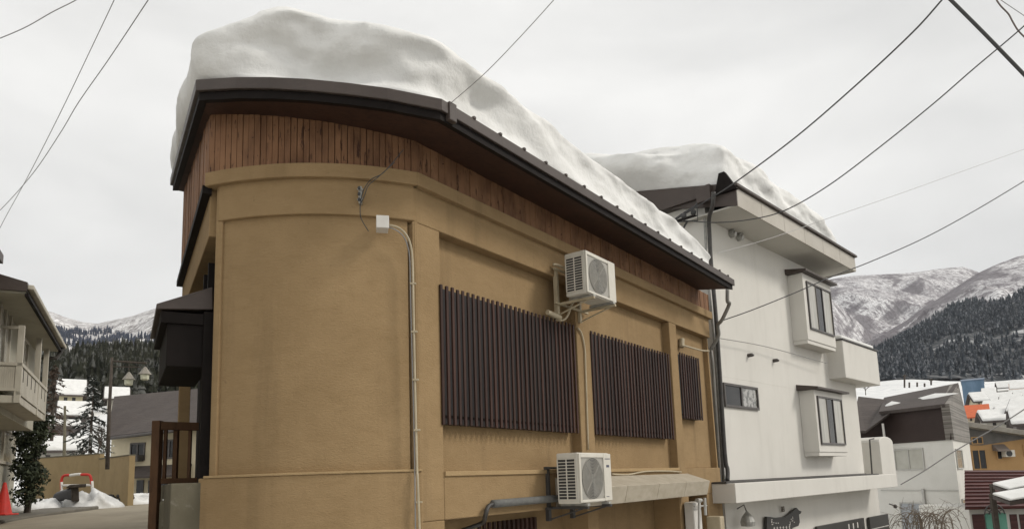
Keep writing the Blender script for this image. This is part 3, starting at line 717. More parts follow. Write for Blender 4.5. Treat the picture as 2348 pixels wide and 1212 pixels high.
# meters at (1605,1150)
mt=thing('gas_meter_pipes','white meter box with pipe fittings at the far lower corner of the tan building','meter',tuple(wp(1600,1200,.1)))
sM=L.hit(1590,1150,.1)[0]; zM=L.hit(1590,1150,.1)[1]
m_=MB(); m_.box(L,sM-.05,sM+.28,-.05,.12,-.9,zM); m_.build('meter_case',WHITEP,mt,bevel=.02)
m_=MB(); m_.tube([wp(1603,1142,.2),wp(1603,1212,.2)],.02,8); m_.tube([wp(1592,1160,.18),wp(1620,1158,.18)],.014,8); m_.tube([wp(1616,1140,.2),wp(1618,1180,.2)],.025,8); m_.tube([wp(1598,1146,.2),wp(1607,1146,.2)],.035,8); m_.build('pipe_fitting',FRAMES,mt)
m_=MB(); s2=L.hit(1638,1185,.2)[0]; z2=L.hit(1638,1183,.2)[1]; m_.box(L,s2,s2+.2,.05,.3,-1,z2); tag(m_.build('cream_utility_box',CREAMP,bevel=.02),'plain cream utility box right of the white meter fittings','box')
# downpipe at eave end
dp=[at(1668,662,12.8),at(1668,690,12.8),at(1672,697,12.85),at(1656,732,13.0),at(1646,745,13.1),at(1648,765,13.15),at(1643,778,13.2),at(1630,800,13.28)]
m_=MB(); m_.tube(smooth_path(dp,4),.035,10); m_.tube([at(1630,798,13.28),at(1634,830,13.3),at(1660,1240,13.3)],.03,10); tag(m_.build('eave_downpipe',mat('grey_pipe',(.16,.155,.14),.6,(.22,.21,.19),6),smooth=True),'weathered grey downpipe kinking from the far eave tip of the tan roof','downpipe')
exec_white = True
# ------------------------------------------------------------------ WHITE BUILDING
wh=thing('white_house','tall pale house with box bay windows and snow-laden roof behind the tan building','house',(6.5,17,-2.7))
O=at(1640,800,13.6); W=Fr((O.x,O.y),(1526/1600,1.0))
VW=Vector((0,0,0)); H=lambda x,y,o=0: W.hit(x,y,o)
zso=H(1640,512)[1]
sUp=H(1890,700)[0]; sLo=H(1975,1010)[0]; zmid=H(1905,880)[1]; zbase=H(1850,1094)[1]
DEP=7.0
print('white', zso, sUp, sLo, zmid, zbase)
m_=MB(); m_.box(W,0,sUp,-DEP,0,zmid-.3,zso+.05); m_.box(W,.002,sLo,-DEP+.1,-.002,zbase,H(1905,800)[1]); m_.build('wall',WHWALL,wh,bevel=.01)
m_=MB(); m_.box(W,.0,sLo+1.1,-DEP+.2,-.05,-2.8,zbase-.001); m_.build('lower_wall',WHWALL,wh)
# roof: eave line, fascia with panels
ov=.79; sA0=-.71; sB0=H(1961,612,ov)[0]; zf0=zso; zf1=H(1690,428,ov)[1]
print('fascia',sA0,H(1690,462,ov),sB0,zf1)
sA0=H(1690,462,ov)[0]
G_=Fr((W.w(sA0,0,0).x,W.w(sA0,0,0).y),(-W.n.x,-W.n.y))
_g0=G_.hit(1690,462); _g1=G_.hit(1500,474); slope=(_g1[1]-_g0[1])/(_g1[0]-_g0[0]); print('gable',_g0,_g1,slope)
def roofz(n): return zf1+.03+(ov-n)*slope
m_=MB(); m_.box(W,sA0+.03,sB0-.03,.03-.2,ov-.03,zso,zso+.03); m_.box(W,sA0+.03,-.001,-DEP*.6,-.17,zso,zso+.03); m_.build('soffit',WHSOF,wh)
m_=MB(); npn=6
for k in range(npn):
    a=lerp(sA0,sB0,k/npn)+.006; b=lerp(sA0,sB0,(k+1)/npn)-.006; m_.box(W,a,b,ov-.03,ov,zso-.02,zf1-.03)
m_.build('fascia_panel',PANEL,wh,bevel=.004)
m_=MB(); m_.box(W,sB0+.0,sB0+.03,-1.5,ov-.0,zso-.02,zf1-.03); m_.build('fascia_panel',PANEL,wh)
# dark roof slab with upper edge
RID=-DEP*.5
m_=MB(); pr=[(ov+.06,zf1-.02),(ov+.06,zf1+.035),(RID,roofz(RID)),(RID*2-ov-.06,zf1+.035),(RID*2-ov-.06,zf1-.02)]
n=len(pr); vs=[W.w(sA0-.06,a,b) for a,b in pr]+[W.w(sB0+.06,a,b) for a,b in pr]
m_.add(vs,[tuple(range(n)),tuple(range(n,2*n))[::-1]]+[(i,(i+1)%n,n+(i+1)%n,n+i) for i in range(n)]); m_.build('roof',BROWN,wh,bevel=.006)
# gable barge board on the left end (brown) rising to the ridge
m_=MB(); 
def rk(n,dz): return (n,roofz(n)-.05+dz)
b0=[(ov-.0,zso-.02),(ov-.0,zf1-.04),(RID,roofz(RID)-.08),(RID,zso+(ov-RID)*slope)]
vs=[W.w(sA0-.0,a,b) for a,b in b0]+[W.w(sA0+.04,a,b) for a,b in b0]
m_.add(vs,[(0,1,2,3),(7,6,5,4),(0,4,5,1),(1,5,6,2),(2,6,7,3),(3,7,4,0)]); m_.build('barge_board',BROWN,wh,bevel=.006)
m_=MB(); m_.box(W,sA0+.05,-.001,RID,-.16,zso+.03,zso+.10); m_.build('gable_soffit',DKBR,wh)
m_=MB(); q=[(-.001,zso+.03),(-.001,zf1-.05),(RID,roofz(RID)-.1),(RID*2,zso+.3),(RID*2,zso)]; vs=[W.w(.02,a,b) for a,b in q]+[W.w(.3,a,b) for a,b in q]; n=5
m_.add(vs,[tuple(range(n)),tuple(range(n,2*n))[::-1]]+[(i,(i+1)%n,n+(i+1)%n,n+i) for i in range(n)]); m_.build('gable_wall',WHWALL,wh)
# finial piece at eave corner (dark pointed)
m_=MB(); c=W.w(sA0-.02,ov-.2,0); s_a=sA0-.07
pt=[W.hit(1648,432,ov)[1]]
f2=Fr((W.w(sA0,ov,0).x,W.w(sA0,ov,0).y),(-W.n.x,-W.n.y))
zf_=zf1
m_.add([W.w(sA0-.08,ov+.05,zf_-.08),W.w(sA0-.08,ov-.42,zf_-.08),W.w(sA0-.08,ov-.30,zf_+.34),W.w(sA0-.08,ov-.18,zf_+.34),W.w(sA0+.02,ov+.05,zf_-.08),W.w(sA0+.02,ov-.42,zf_-.08),W.w(sA0+.02,ov-.30,zf_+.34),W.w(sA0+.02,ov-.18,zf_+.34)],[(0,3,2,1),(4,5,6,7),(0,1,5,4),(1,2,6,5),(2,3,7,6),(3,0,4,7)])
m_.build('eave_finial',DKBR,wh,bevel=.01)
# leader box + downpipe
m_=MB(); c=at(1636,418,12.75); m_.box(W,*(lambda s:(s-.2,s-.06))(sA0), ov-.75,ov-.45,zf1-.18,zf1+.14); hb=m_.build('rain_hopper',BROWN,wh,bevel=.01)
dp=[at(1636,440,12.8),at(1634,470,12.9),at(1626,500,13.2),at(1627,540,13.35),at(1631,610,13.4),at(1641,720,13.4),at(1650,850,13.4),at(1662,1040,13.4),at(1668,1075,13.4),at(1668,1100,13.35)]
m_=MB(); m_.tube(smooth_path(dp,4),.042,10); tag(m_.build('black_downpipe',BLKP,smooth=True),'long black downpipe on the near corner of the white house','downpipe')
m_=MB(); m_.tube([at(1616,500,13.5),at(1622,620,13.5),at(1640,800,13.5),at(1660,1110,13.5)],.03,8); tag(m_.build('grey_conduit',GALV,smooth=True),'pale grey conduit beside the black downpipe of the white house','pipe')
m_=MB(); m_.box(W,-.0,sLo,.0,.035,zbase-.02,zbase+.03); m_.build('base_flashing',BLKP,wh)
# bay windows
def bay(x0,x1,yt,yb,wx0,wx1,wt,wb,off,name_y,rx0,rx1):
    a=H(x0,(yt+yb)/2,off)[0]; b=H(x1,(yt+yb)/2,off)[0]; zt_=H(x0,yt,off)[1]; zb_=H(x0,yb,off)[1]
    o=MB(); o.box(W,a,b,-.0,off,zb_,zt_); by=o.build('bay_window',WHWALL,wh,bevel=.008)
    m_=MB(); e=.12; m_.hexa([W.w(a-e,0,zt_+.001),W.w(b+e,0,zt_+.001),W.w(b+e,off+.14,zt_+.001),W.w(a-e,off+.14,zt_+.001),W.w(a-e,0,zt_+.14),W.w(b+e,0,zt_+.14),W.w(b+e,off+.14,zt_+.05),W.w(a-e,off+.14,zt_+.05)]); m_.build('bay_roof',BROWN,by,bevel=.005)
    m_=MB(); m_.box(W,a+.01,b-.01,0,off-.02,zb_-.09,zb_-.001); m_.build('bay_sill',WHWALL,by,bevel=.006)
    c=H(wx0,(wt+wb)/2,off)[0]; d=H(wx1,(wt+wb)/2,off)[0]; z1=H(wx0,wt,off)[1]; z0=H(wx0,wb,off)[1]; fw=.045
    m_=MB(); m_.box(W,c,d,off,off+.035,z0,z0+fw); m_.box(W,c,d,off,off+.035,z1-fw,z1); m_.box(W,c,c+fw,off,off+.035,z0+fw,z1-fw); m_.box(W,d-fw,d,off,off+.035,z0+fw,z1-fw)
    for q in (.36,.62): m_.box(W,lerp(c,d,q)-.02,lerp(c,d,q)+.02,off,off+.028,z0+fw,z1-fw)
    m_.build('window_frame',FRAMEB,by,bevel=.003)
    g1=MB(); g1.box(W,c+fw,lerp(c,d,.36)-.02,off-.01,off+.012,z0+fw,z1-fw); g1.box(W,lerp(c,d,.62)+.02,d-fw,off-.01,off+.012,z0+fw,z1-fw); g1.build('curtained_pane',GLASSL,by)
    g2=MB(); g2.box(W,lerp(c,d,.36)+.02,lerp(c,d,.62)-.02,off-.01,off+.010,z0+fw,z1-fw); g2.build('dark_pane',GLASS,by)
    return by
bay(1846,1908,628,775,1852,1905,646,752,.36,0,0,0)
bay(1873,1937,893,1035,1877,1932,907,1018,.36,0,0,0)
# balcony box
a=H(1936,825,.42)[0]; b=H(2014,835,.42)[0]; z1=H(1936,780,.42)[1]; z0=H(1945,866,.42)[1]
m_=MB(); m_.hexa([W.w(a,-1.2,z0),W.w(b,-1.2,z0),W.w(b,.42,z0),W.w(a,.42,z0),W.w(a,-1.2,z1),W.w(b,-1.2,z1),W.w(b,.42,z1),W.w(a,.42,z1)]); bo=m_.build('balcony_parapet',WHWALL,wh,bevel=.02)
m_=MB(); m_.box(W,a-.03,b+.03,-1.2,.45,z1+.001,z1+.035); m_.build('parapet_cap',BLKP,bo)
m_=MB(); m_.box(W,a+.1,b-.1,-1.3,.38,z1+.036,z1+.17); tag(m_.build('balcony_snow',SNOW,bevel=.06),'low snow cap on the balcony box of the white house','snow')
# small window on wall
c,z1=H(1656,876); d,_=H(1735,900); z0=H(1660,932)[1]; fw=.05
m_=MB(); m_.box(W,c,d,0,.04,z0,z0+fw); m_.box(W,c,d,0,.04,z1-fw,z1); m_.box(W,c,c+fw,0,.04,z0+fw,z1-fw); m_.box(W,d-fw,d,0,.04,z0+fw,z1-fw); m_.box(W,lerp(c,d,.5)-.03,lerp(c,d,.5)+.03,0,.035,z0+fw,z1-fw)
wn=m_.build('window',FRAMEB,wh,bevel=.004)
m_=MB(); m_.box(W,c+fw,lerp(c,d,.5)-.03,-.01,.015,z0+fw,z1-fw); m_.build('dark_pane',GLASS,wn)
m_=MB(); m_.box(W,lerp(c,d,.5)+.03,d-fw,-.01,.013,z0+fw,z1-fw); m_.build('painted_reflection_pane',mat('painted_reflection_glass',(.12,.12,.11),.08,(.36,.35,.33),9,lo=.45,hi=.55,spec=1),wn)  # pale blotches in the pane colour stand in for reflections
# vents on wall
for i,(x,y,lb) in enumerate([(1677,536,'left of the two round vents under the soffit of the white house'),(1694,544,'right of the two round vents under the soffit of the white house'),(1718,814,'left of the two small spouts midway up the white wall'),(1776,826,'right of the two small spouts midway up the white wall')]):
    a_,z_0=H(x,y,.03); m_=MB(); r=.085 if i<2 else .04
    m_.tube([W.w(a_,-.01,z_0),W.w(a_,.10,z_0)],r,14); m_.tube([W.w(a_,.02,z_0+r*.2),W.w(a_,.13,z_0-r*.3)],r*.6,10); tag(m_.build('wall_vent',FRAMEB if i>1 else GALV,bevel=.004),lb,'vent','vents on the white wall')
# white band canopy over shop
bo_=.65; a=H(1687,1130,bo_)[0]; b=H(2059,1115,bo_)[0]; z1=H(1687,1107,bo_)[1]; z0=H(1687,1153,bo_)[1]
print('band',a,b,z0,z1)
m_=MB(); m_.box(W,a,b,-.04,bo_,z0,z1); m_.build('shop_band',WHWALL,wh,bevel=.012)
m_=MB(); m_.box(W,a-.02,b-1.0,-.03,.5,z1+.001,z1+.03); m_.build('band_flashing',BLKP,wh)
# rounded wing wall
s0w=H(2016,1050,.2)[0]; s1w=H(2047,1050,.2)[0]; zw1=H(2025,1000,.2)[1]; pts_=[(s0w,z1-.05),(s1w,z1-.05)]; 
for k in range(9): g=math.pi*k/16*2; pts_.append(((s0w+s1w)/2+(s1w-s0w)/2*math.cos(g), zw1-.16+.16*math.sin(g)))
m_=MB(); m_.extr(W,pts_,-.9,.25); m_.build('wing_wall',WHWALL,wh,bevel=.02)
m_=MB(); m_.tube([W.w(H(1999,1080,.1)[0],.1,z1),W.w(H(1994,1007,.1)[0],.1,H(1994,1007,.1)[1]),W.w(s0w+.05,.1,H(1994,1004,.1)[1])],.022,6); m_.build('handrail',BLKP,wh)
# shop signs
Hg=lambda x,y: W.hit(x,y,0.0)
sg_z=lambda x,y: Hg(x,y)[1]
DOG=[(1753,1240),(1753,1183),(1762,1184),(1775,1186),(1795,1184),(1808,1176),(1818,1166),(1822,1163),(1827,1169),(1833,1171),(1831,1176),(1827,1178),(1829,1195),(1826,1204),(1812,1209),(1803,1240)]
dogp=[Hg(x,y) for x,y in DOG]
sg=thing('dog_shop_sign','black dog-shaped shop sign with white lettering on the white lower wall','sign',tuple(W.w(dogp[0][0],.0,dogp[0][1])))
m_=MB(); m_.extr(W,dogp,-.005,.05); m_.build('sign_board',mat('sign_black',(.022,.02,.018),.5),sg)
def text(body,size,fr,a,z,n,m,name,parent,bold=0):
    cu=bpy.data.curves.new(name,'FONT'); cu.body=body; cu.size=size; cu.extrude=.004; cu.offset=bold
    o=bpy.data.objects.new(name,cu); dg=bpy.context.evaluated_depsgraph_get(); COL.objects.link(o); bpy.context.view_layer.update()
    me=bpy.data.meshes.new_from_object(o.evaluated_get(bpy.context.evaluated_depsgraph_get())); COL.objects.unlink(o); bpy.data.objects.remove(o)
    mb_=MB(); mb_.add([fr.w(a+v.co.x,n+v.co.z,z+v.co.y) for v in me.vertices],[tuple(p.vertices) for p in me.polygons]); bpy.data.meshes.remove(me)
    return mb_.build(name,m,parent)
SW=mat('sign_white',(.6,.58,.54),.6)
aD,zD=Hg(1766,1203)
# blurred white marks: a column of strokes, a row, and a line of bold characters
m_=MB()
for k,(x,y,ww,hh) in enumerate([(1763,1190,.05,.02),(1763,1195,.04,.05),(1764,1201,.06,.02),(1768,1197,.03,.02),(1773,1198,.04,.02),(1778,1198,.04,.02),(1808,1189,.05,.015),(1812,1186,.015,.06),(1810,1193,.07,.015),(1806,1197,.015,.05),(1815,1196,.04,.015),(1804,1202,.06,.02)]):
    a_,z0_=Hg(x,y); m_.box(W,a_,a_+ww,.05,.056,z0_-hh/2,z0_+hh/2)
for k in range(6):
    a_,z0_=Hg(1768+k*7,1209-k*.6)
    m_.box(W,a_,a_+.07,.05,.056,z0_-.015,z0_+.0); m_.box(W,a_+.025,a_+.04,.05,.0565,z0_-.1,z0_+.02); m_.box(W,a_,a_+.065,.05,.0562,z0_-.06,z0_-.045)
m_.build('lettering',SW,sg)
# small character mark above the dog sign
m_=MB(); a_,z0_=Hg(1792,1165); 
for (x,y,ww,hh) in ((0,.10,.13,.015),(0,0,.015,.10),(.05,0,.015,.1),(0,0,.13,.015),(.08,.045,.05,.015),(.115,.015,.015,.1)): m_.box(W,a_+x,a_+x+ww,-.055+.05,.01,z0_-.07+y,z0_-.07+y+hh)
tag(m_.build('wall_mark',mat('mark_brown',(.12,.10,.08),.7)),'small dark painted character on the wall above the dog sign','sign')
def plate(x0,y0,x1,y1,zb_,lb,marks):
    a_,zt_=Hg(x0,y0); b_,zt2=Hg(x1,y1); t=thing('menu_board',lb,'sign',tuple(W.w(a_,0,zt_-.6)),'dark boards on the shop wall')
    m_=MB(); m_.box(W,a_,b_,-.02,.04,zt_-.7,zt_); m_.build('board',mat('board_dark',(.03,.027,.024),.5),t,bevel=.004)
    m_=MB()
    for k in range(marks): q=lerp(a_,b_,.62+.1*k); m_.box(W,q,q+.07,.041,.046,zt_-.22,zt_-.08); 
    m_.box(W,a_+.06,b_-.06,.041,.045,zt_-.33,zt_-.31); m_.build('lettering',SW,t)
plate(1870,1206,1978,1191,0,'wide dark menu board right of the dog-shaped sign',3)
plate(1990,1185,2033,1178,0,'smaller dark board right of the wide menu board',0)
lp=thing('wall_lamp','hooded dark wall lamp left of the dog-shaped sign','lamp',tuple(W.w(Hg(1695,1190)[0],.25,Hg(1695,1190)[1])))
a_,z0_=Hg(1691,1180); m_=MB(); m_.tube([W.w(a_,.0,z0_+.12),W.w(a_,.15,z0_+.2),W.w(a_,.2,z0_+.05)],.012,6); m_.build('arm',BLKP,lp)
m_=MB(); m_.lathe(W.w(a_,.2,z0_-.22),[(.03,0),(.13,.02),(.14,.1),(.10,.2),(.04,.27),(.02,.3)],14); m_.build('lamp_shade',GALV,lp,smooth=False)
m_=MB(); a_,z0_=Hg(2040,1160); m_.lathe(W.w(a_,.15,z0_),[(.02,-.05),(.05,-.04),(.05,.03),(.02,.06)],10); m_.tube([W.w(a_-.1,.02,z0_+.08),W.w(a_,.15,z0_+.02)],.02,6); tag(m_.build('security_light',BLKP),'small black security light near the right end of the shop wall','lamp')
# white house snow
zr0=zf1+.06
bnd=[W.w(sA0+.05,ov-.24,0),W.w(lerp(sA0,sB0,.5),ov-.12,0),W.w(sB0-.9,ov-.12,0),W.w(sB0-.55,-1.2,0),W.w(sB0-.5,-DEP+.5,0),W.w(sA0+.3,-DEP,0),W.w(sA0-.05,RID,0),W.w(sA0-.05,-.8,0)]
bnd=[Vector((p.x,p.y)) for p in bnd]
def nof(p): return (Vector((p.x,p.y,0))-W.O).dot(W.n)
def sof(p): return (Vector((p.x,p.y,0))-W.O).dot(W.u)
def zfw(p): return roofz(max(nof(p),2*RID-nof(p)))+.0
def Hw(p): 
    return interp([(-1,1.25),(0,1.3),(3,1.15),(4.6,.95),(5.8,.7)],sof(p))
def Ow(p): 
    return lerp(.05,.75,1-sst(-1.8,.2,nof(p))) if sof(p)<sA0+.6 else .04
P0_=W.w(sA0+2.0,-2.6,0); P1_=W.w(sB0-2.0,-2.6,0)
snow_mass('roof_snow', bnd, ((P0_.x,P0_.y),(P1_.x,P1_.y)), Hw, Ow, zfw, 'rounded snow cap on the roof of the tall white house', seed=11, amp=.10, N1=340, crown=.1)
# service brackets on gable wall of white house
sb_=thing('service_entry','dark wire bracket with insulators where cables meet the white gable wall','bracket',tuple(at(1585,500,13.6)))
m_=MB(); m_.tube(smooth_path([at(1540,508,13.5),at(1565,490,13.4),at(1596,470,13.3),at(1600,450,13.3)]),.018,6); m_.tube([at(1540,510,13.5),at(1600,505,13.3),at(1598,470,13.3)],.014,6); m_.tube([at(1577,505,13.4),at(1562,532,13.5)],.02,6); m_.build('arm',WIREM,sb_)
for x,y in ((1590,487),(1568,495),(1568,535),(1546,508)): MB().lathe(at(x,y,13.35),[(.02,-.05),(.05,-.03),(.055,.02),(.03,.05)],10).build('insulator',WIREM,sb_)
# ------------------------------------------------------------------ WIRES
def wire(pts, r, label, m=WIREM, sag=0):
    P_=[at(*q) for q in pts]; m_=MB(); m_.tube(smooth_path(P_,8) if len(P_)>2 else P_, r, 6); tag(m_.build('overhead_wire',m),label,'wire','overhead wires')
wire([(-60,110,14),(0,88,14),(60,62,13.9),(120,28,13.8),(175,0,13.7),(240,-40,13.6)],.010,'short grey wire crossing the top left corner of the sky',WIREL)
wire([(-40,610,22),(0,522,20),(60,412,18),(100,335,16.5),(150,235,15),(205,120,14),(262,0,12),(290,-60,11)],.008,'thinner of the two crossing wires on the left, leaning steeply',WIREL)
wire([(-60,535,22),(0,482,20),(75,398,18),(140,302,16.5),(180,235,15),(250,135,14),(340,0,12),(380,-60,11)],.010,'heavier of the two crossing wires on the left, sweeping up to the right',WIREL)
wire([(1033,237,6.06),(1110,170,5.8),(1190,88,5.5),(1270,0,5.2),(1330,-70,5.0)],.0035,'very thin pale wire rising from the front eave corner',WIREL)
wire([(1542,508,13.5),(1620,460,13),(1690,415,12),(1830,310,11),(1980,180,10),(2095,72,9.3),(2160,0,9),(2220,-70,8.8)],.012,'upper dark service cable swooping from top right to the white gable')
wire([(1565,505,13.4),(1640,510,13),(1720,503,12.4),(1800,482,12),(1900,425,11.5),(2020,335,11),(2140,238,10.6),(2230,160,10.2),(2348,60,9.8),(2400,5,9.6)],.010,'lower dark service cable sagging under the white soffit toward the right edge')
wire([(2175,-5,8),(2262,82,8),(2355,178,8),(2420,245,8)],.022,'thick black cable slanting down across the top right corner')
wire([(2270,-30,10),(2290,8,10),(2312,32,10),(2322,50,10),(2336,72,10),(2360,95,10)],.012,'looped thin cable with a splice at the top right corner',mat('brown_cable',(.12,.09,.08),.6))
wire([(2280,-10,11),(2315,14,11),(2360,44,11)],.006,'hair-thin pale wire beside the looped cable at top right',WIREL)
wire([(1645,580,13.2),(1760,548,14),(1900,500,15),(2060,445,17),(2200,395,19),(2360,338,21)],.007,'faint hair-thin wire from the white wall to the right edge',mat('faint_wire',(.42,.41,.40),.7))
wire([(1645,738,13.3),(1720,712,13.4),(1820,672,13.6),(1905,635,13.8),(2000,598,14),(2120,545,14.3),(2240,480,14.6),(2360,408,15)],.011,'mid-height dark wire crossing the upper bay window toward the right edge')
wire([(2065,1110,26),(2120,1078,25.8),(2170,1045,25.6),(2215,1018,25.4),(2290,975,25),(2360,930,24.6)],.022,'grey wire slanting across the white house with the brown roof',WIREL)
wire([(1650,775,13.5),(1760,795,15),(1895,832,17.3)],.008,'thin slack wire stapled along the white wall above the spouts',WIREL)
# ------------------------------------------------------------------ LEFT HOUSE
lh=thing('balcony_house','weathered cream house with wooden balcony at the left edge','house',(-13,14,1))
Of=at(105,900,16.0); BL=Fr((Of.x,Of.y),(.526,-1),side=None)   # s grows toward the camera
if BL.n.x<0: BL.n=-BL.n
HB=lambda x,y,o=0: BL.hit(x,y,o)
LW=layered('cream_old_wall',(.33,.31,.25),(.42,.40,.33),[((.22,.2,.16),2,(1,1,.4),.55,.75,.5)],rough=.85,bump=.15)
LT=mat('cream_wood',(.36,.33,.27),.7,(.46,.43,.36),5,stretch=(1,1,.3))
s_n=HB(46,870)[0]; zbf=HB(105,955)[1]; zrt_=HB(105,893)[1]; zeave=atz
print('balc',s_n,zbf,zrt_)
ezz=5.22; WO=-.36   # wall plane offset
m_=MB(); m_.box(BL,-1.3,12,WO-6,WO,zbf-.25,ezz+.1); m_.build('wall',LW,lh,bevel=.01)
W2=-1.0; m_=MB(); m_.box(BL,HB(36,1050,W2)[0],12,W2-6,W2,.2,zbf-.24); m_.build('lower_wall',LW,lh,bevel=.01)
bal=MB(); bal.box(BL,0,s_n,WO,0,zbf-.12,zbf+.02); bal.build('balcony_floor',LT,lh,bevel=.01)
m_=MB()
zr=zrt_
m_.box(BL,0,s_n,-.04,.01,zbf+.10,zr-.04); 
for a_ in (.0,): pass
pn=m_.build('balcony_panel',LT,lh,bevel=.004)
m_=MB(); m_.box(BL,-.02,s_n+.02,-.06,.03,zr-.04,zr+.03); m_.box(BL,-.02,s_n+.02,-.05,.02,zbf+.03,zbf+.10); m_.build('handrail',LT,lh,bevel=.004)
for k in range(7): q=s_n*(k+.5)/7; MB().box(BL,q-.03,q+.03,.011,.014,zbf+.3,zbf+.56).build('panel_cutout',DKBR,pn)
for a_,zt_ in ((.03,zr+.95),(s_n*.36,zr+.95),(s_n-.03,HB(54,745)[1])):
    m_=MB(); m_.box(BL,a_-.05,a_+.05,-.08,.02,zbf-.12,zt_); m_.build('post',LT,lh,bevel=.005)
# near end of the balcony: rail and balusters
m_=MB(); m_.box(BL,s_n-.04,s_n+.03,WO,-.06,zr-.03,zr+.03); m_.box(BL,s_n-.04,s_n+.03,WO,-.06,zbf+.1,zbf+.15)
for k in range(9): q=lerp(WO,-.1,k/8); m_.box(BL,s_n-.02,s_n+.01,q-.015,q+.015,zbf+.15,zr-.03)
m_.build('end_railing',LT,lh); MB().box(BL,s_n-.04,s_n+.03,WO,-.06,HB(54,748)[1]-.05,HB(54,748)[1]).build('top_bar',LT,lh)
# windows on wall
for a0_,a1_,z0_,z1_,WO_ in ((s_n-.9,s_n+.3,zbf+.1,zbf+1.75,WO),(.5,1.6,zbf+.6,zbf+1.6,WO),(s_n+1.1,s_n+2.2,zbf+.5,zbf+1.7,WO),(HB(30,1030,W2)[0],HB(-30,1030,W2)[0],HB(30,1068,W2)[1],HB(30,990,W2)[1],W2)):
    m_=MB(); fw=.07
    m_.box(BL,a0_,a1_,WO_,WO_+.05,z0_,z0_+fw); m_.box(BL,a0_,a1_,WO_,WO_+.05,z1_-fw,z1_); m_.box(BL,a0_,a0_+fw,WO_,WO_+.05,z0_+fw,z1_-fw); m_.box(BL,a1_-fw,a1_,WO_,WO_+.05,z0_+fw,z1_-fw); m_.box(BL,(a0_+a1_)/2-.03,(a0_+a1_)/2+.03,WO_,WO_+.05,z0_+fw,z1_-fw)
    f_w=m_.build('window',LT,lh,bevel=.004); g_=MB(); g_.box(BL,a0_+fw,a1_-fw,WO_-.01,WO_+.015,z0_+fw,z1_-fw); g_.build('pane',GLASSL,f_w)
# roof
ro=.17; e0=HB(141,802,ro)[0]; e1=HB(64,650,ro)[0]
ezz=HB(141,802,ro)[1]; print('eave',ezz,e0,e1)
m_=MB(); m_.box(BL,e0,e1,-6.5,ro-.02,ezz-.04,ezz+.0); m_.build('soffit',LW,lh)
m_=MB(); pr=[(ro,ezz+.001),(ro,ezz+.16),(-3,ezz+1.0),(-6.5,ezz+.16),(-6.5,ezz+.001)]; n=5
vs=[BL.w(e0-.05,a_,b_) for a_,b_ in pr]+[BL.w(e1+.05,a_,b_) for a_,b_ in pr]; m_.add(vs,[tuple(range(n)),tuple(range(n,2*n))[::-1]]+[(i,(i+1)%n,n+(i+1)%n,n+i) for i in range(n)]); m_.build('roof',BROWN,lh)
m_=MB(); m_.box(BL,e0-.05,e1+.05,ro+.001,ro+.10,ezz+.03,ezz+.12); m_.build('gutter',LT,lh,bevel=.02)
m_=MB(); m_.box(BL,e0-.05,e1+.05,ro-.03,ro+.03,ezz-.09,ezz+.0-.041); m_.build('eave_board',DKBR,lh)
# near higher roof wing
e2=e1+.35; zz2=ezz+.42
m_=MB(); m_.box(BL,e2,13,WO-5,ro-.75,ezz+.1,zz2); m_.build('wall',LW,lh)
m_=MB(); pr=[(ro-.35,zz2+.001),(ro-.35,zz2+.15),(-3,zz2+.8),(-6.5,zz2+.15),(-6.5,zz2+.001)]
vs=[BL.w(e2-.2,a_,b_) for a_,b_ in pr]+[BL.w(13,a_,b_) for a_,b_ in pr]; m_.add(vs,[tuple(range(n)),tuple(range(n,2*n))[::-1]]+[(i,(i+1)%n,n+(i+1)%n,n+i) for i in range(n)]); m_.build('roof',BROWN,lh)
m_=MB(); m_.tube([BL.w(e0+.2,ro+.05,ezz+.03),BL.w(e0+.25,.1,ezz-.25),BL.w(e0+.3,WO+.05,ezz-.28)],.05,8); m_.tube([BL.w(e0+.3,-.1,ezz-.25),BL.w(e0+.3,-.1,ezz-.9)],.04,8); m_.build('downpipe',BLKP,lh)
# ------------------------------------------------------------------ street bits left
# cone
cn=thing('traffic_cone','bright red traffic cone at the left edge of the road','cone',tuple(at(6,1180,15.5)))
c=at(6,1180,15.5); m_=MB(); m_.lathe(c,[(.19,.03),(.17,.05),(.03,.70),(.02,.71)],20); m_.build('cone_body',RED,cn,smooth=False)
m_=MB(); m_.cube(c+Vector((0,0,.015)),.42,.42,.03); m_.build('cone_base',RED,cn,bevel=.01)
# road ramp (dark asphalt patch)
def poly_sheet(name, pix, Y, m, lift):
    pass
rp=[at(-60,1222,14.5),at(150,1188,19),at(226,1168,22),at(222,1150,24),at(150,1142,25),at(60,1150,20),at(-60,1152,17)]
m_=MB(); m_.add([(p.x,p.y,gz(p.x,p.y)+.12) for p in rp]+[(p.x,p.y,gz(p.x,p.y)-.1) for p in rp],[tuple(range(7)),tuple(range(7,14))[::-1]]+[(i,(i+1)%7,7+(i+1)%7,7+i) for i in range(7)])
tag(m_.build('side_path',ASPH,bevel=.03),kind='structure')
# ochre fence wall
fw_=thing('ochre_wall','ochre rendered garden wall with snow behind the red and white barrier','wall',tuple(at(180,1160,27)))
Fz=at(180,1140,27).z
OCH=layered('ochre_render',(.25,.185,.095),(.30,.225,.12),[((.19,.14,.075),3,(1,1,.5),.5,.75,.5)],rough=.9,bump=.3)
pa=at(60,1052,29); pb=at(228,1052,27); pc=at(296,1062,25)
for (q0,q1,nm) in ((pa,pb,'wall_panel'),(pb,pc,'wall_panel')):
    f_=Fr((q0.x,q0.y),(q1.x-q0.x,q1.y-q0.y)); m_=MB(); ln=(Vector((q1.x-q0.x,q1.y-q0.y))).length; m_.box(f_,0,ln,-.2,0,.6,q0.z); m_.build(nm,OCH,fw_,bevel=.01)
    m_=MB(); m_.box(f_,-.02,ln,-.22,.02,q0.z+.001,q0.z+.04); m_.build('wall_cap',CONC,fw_)
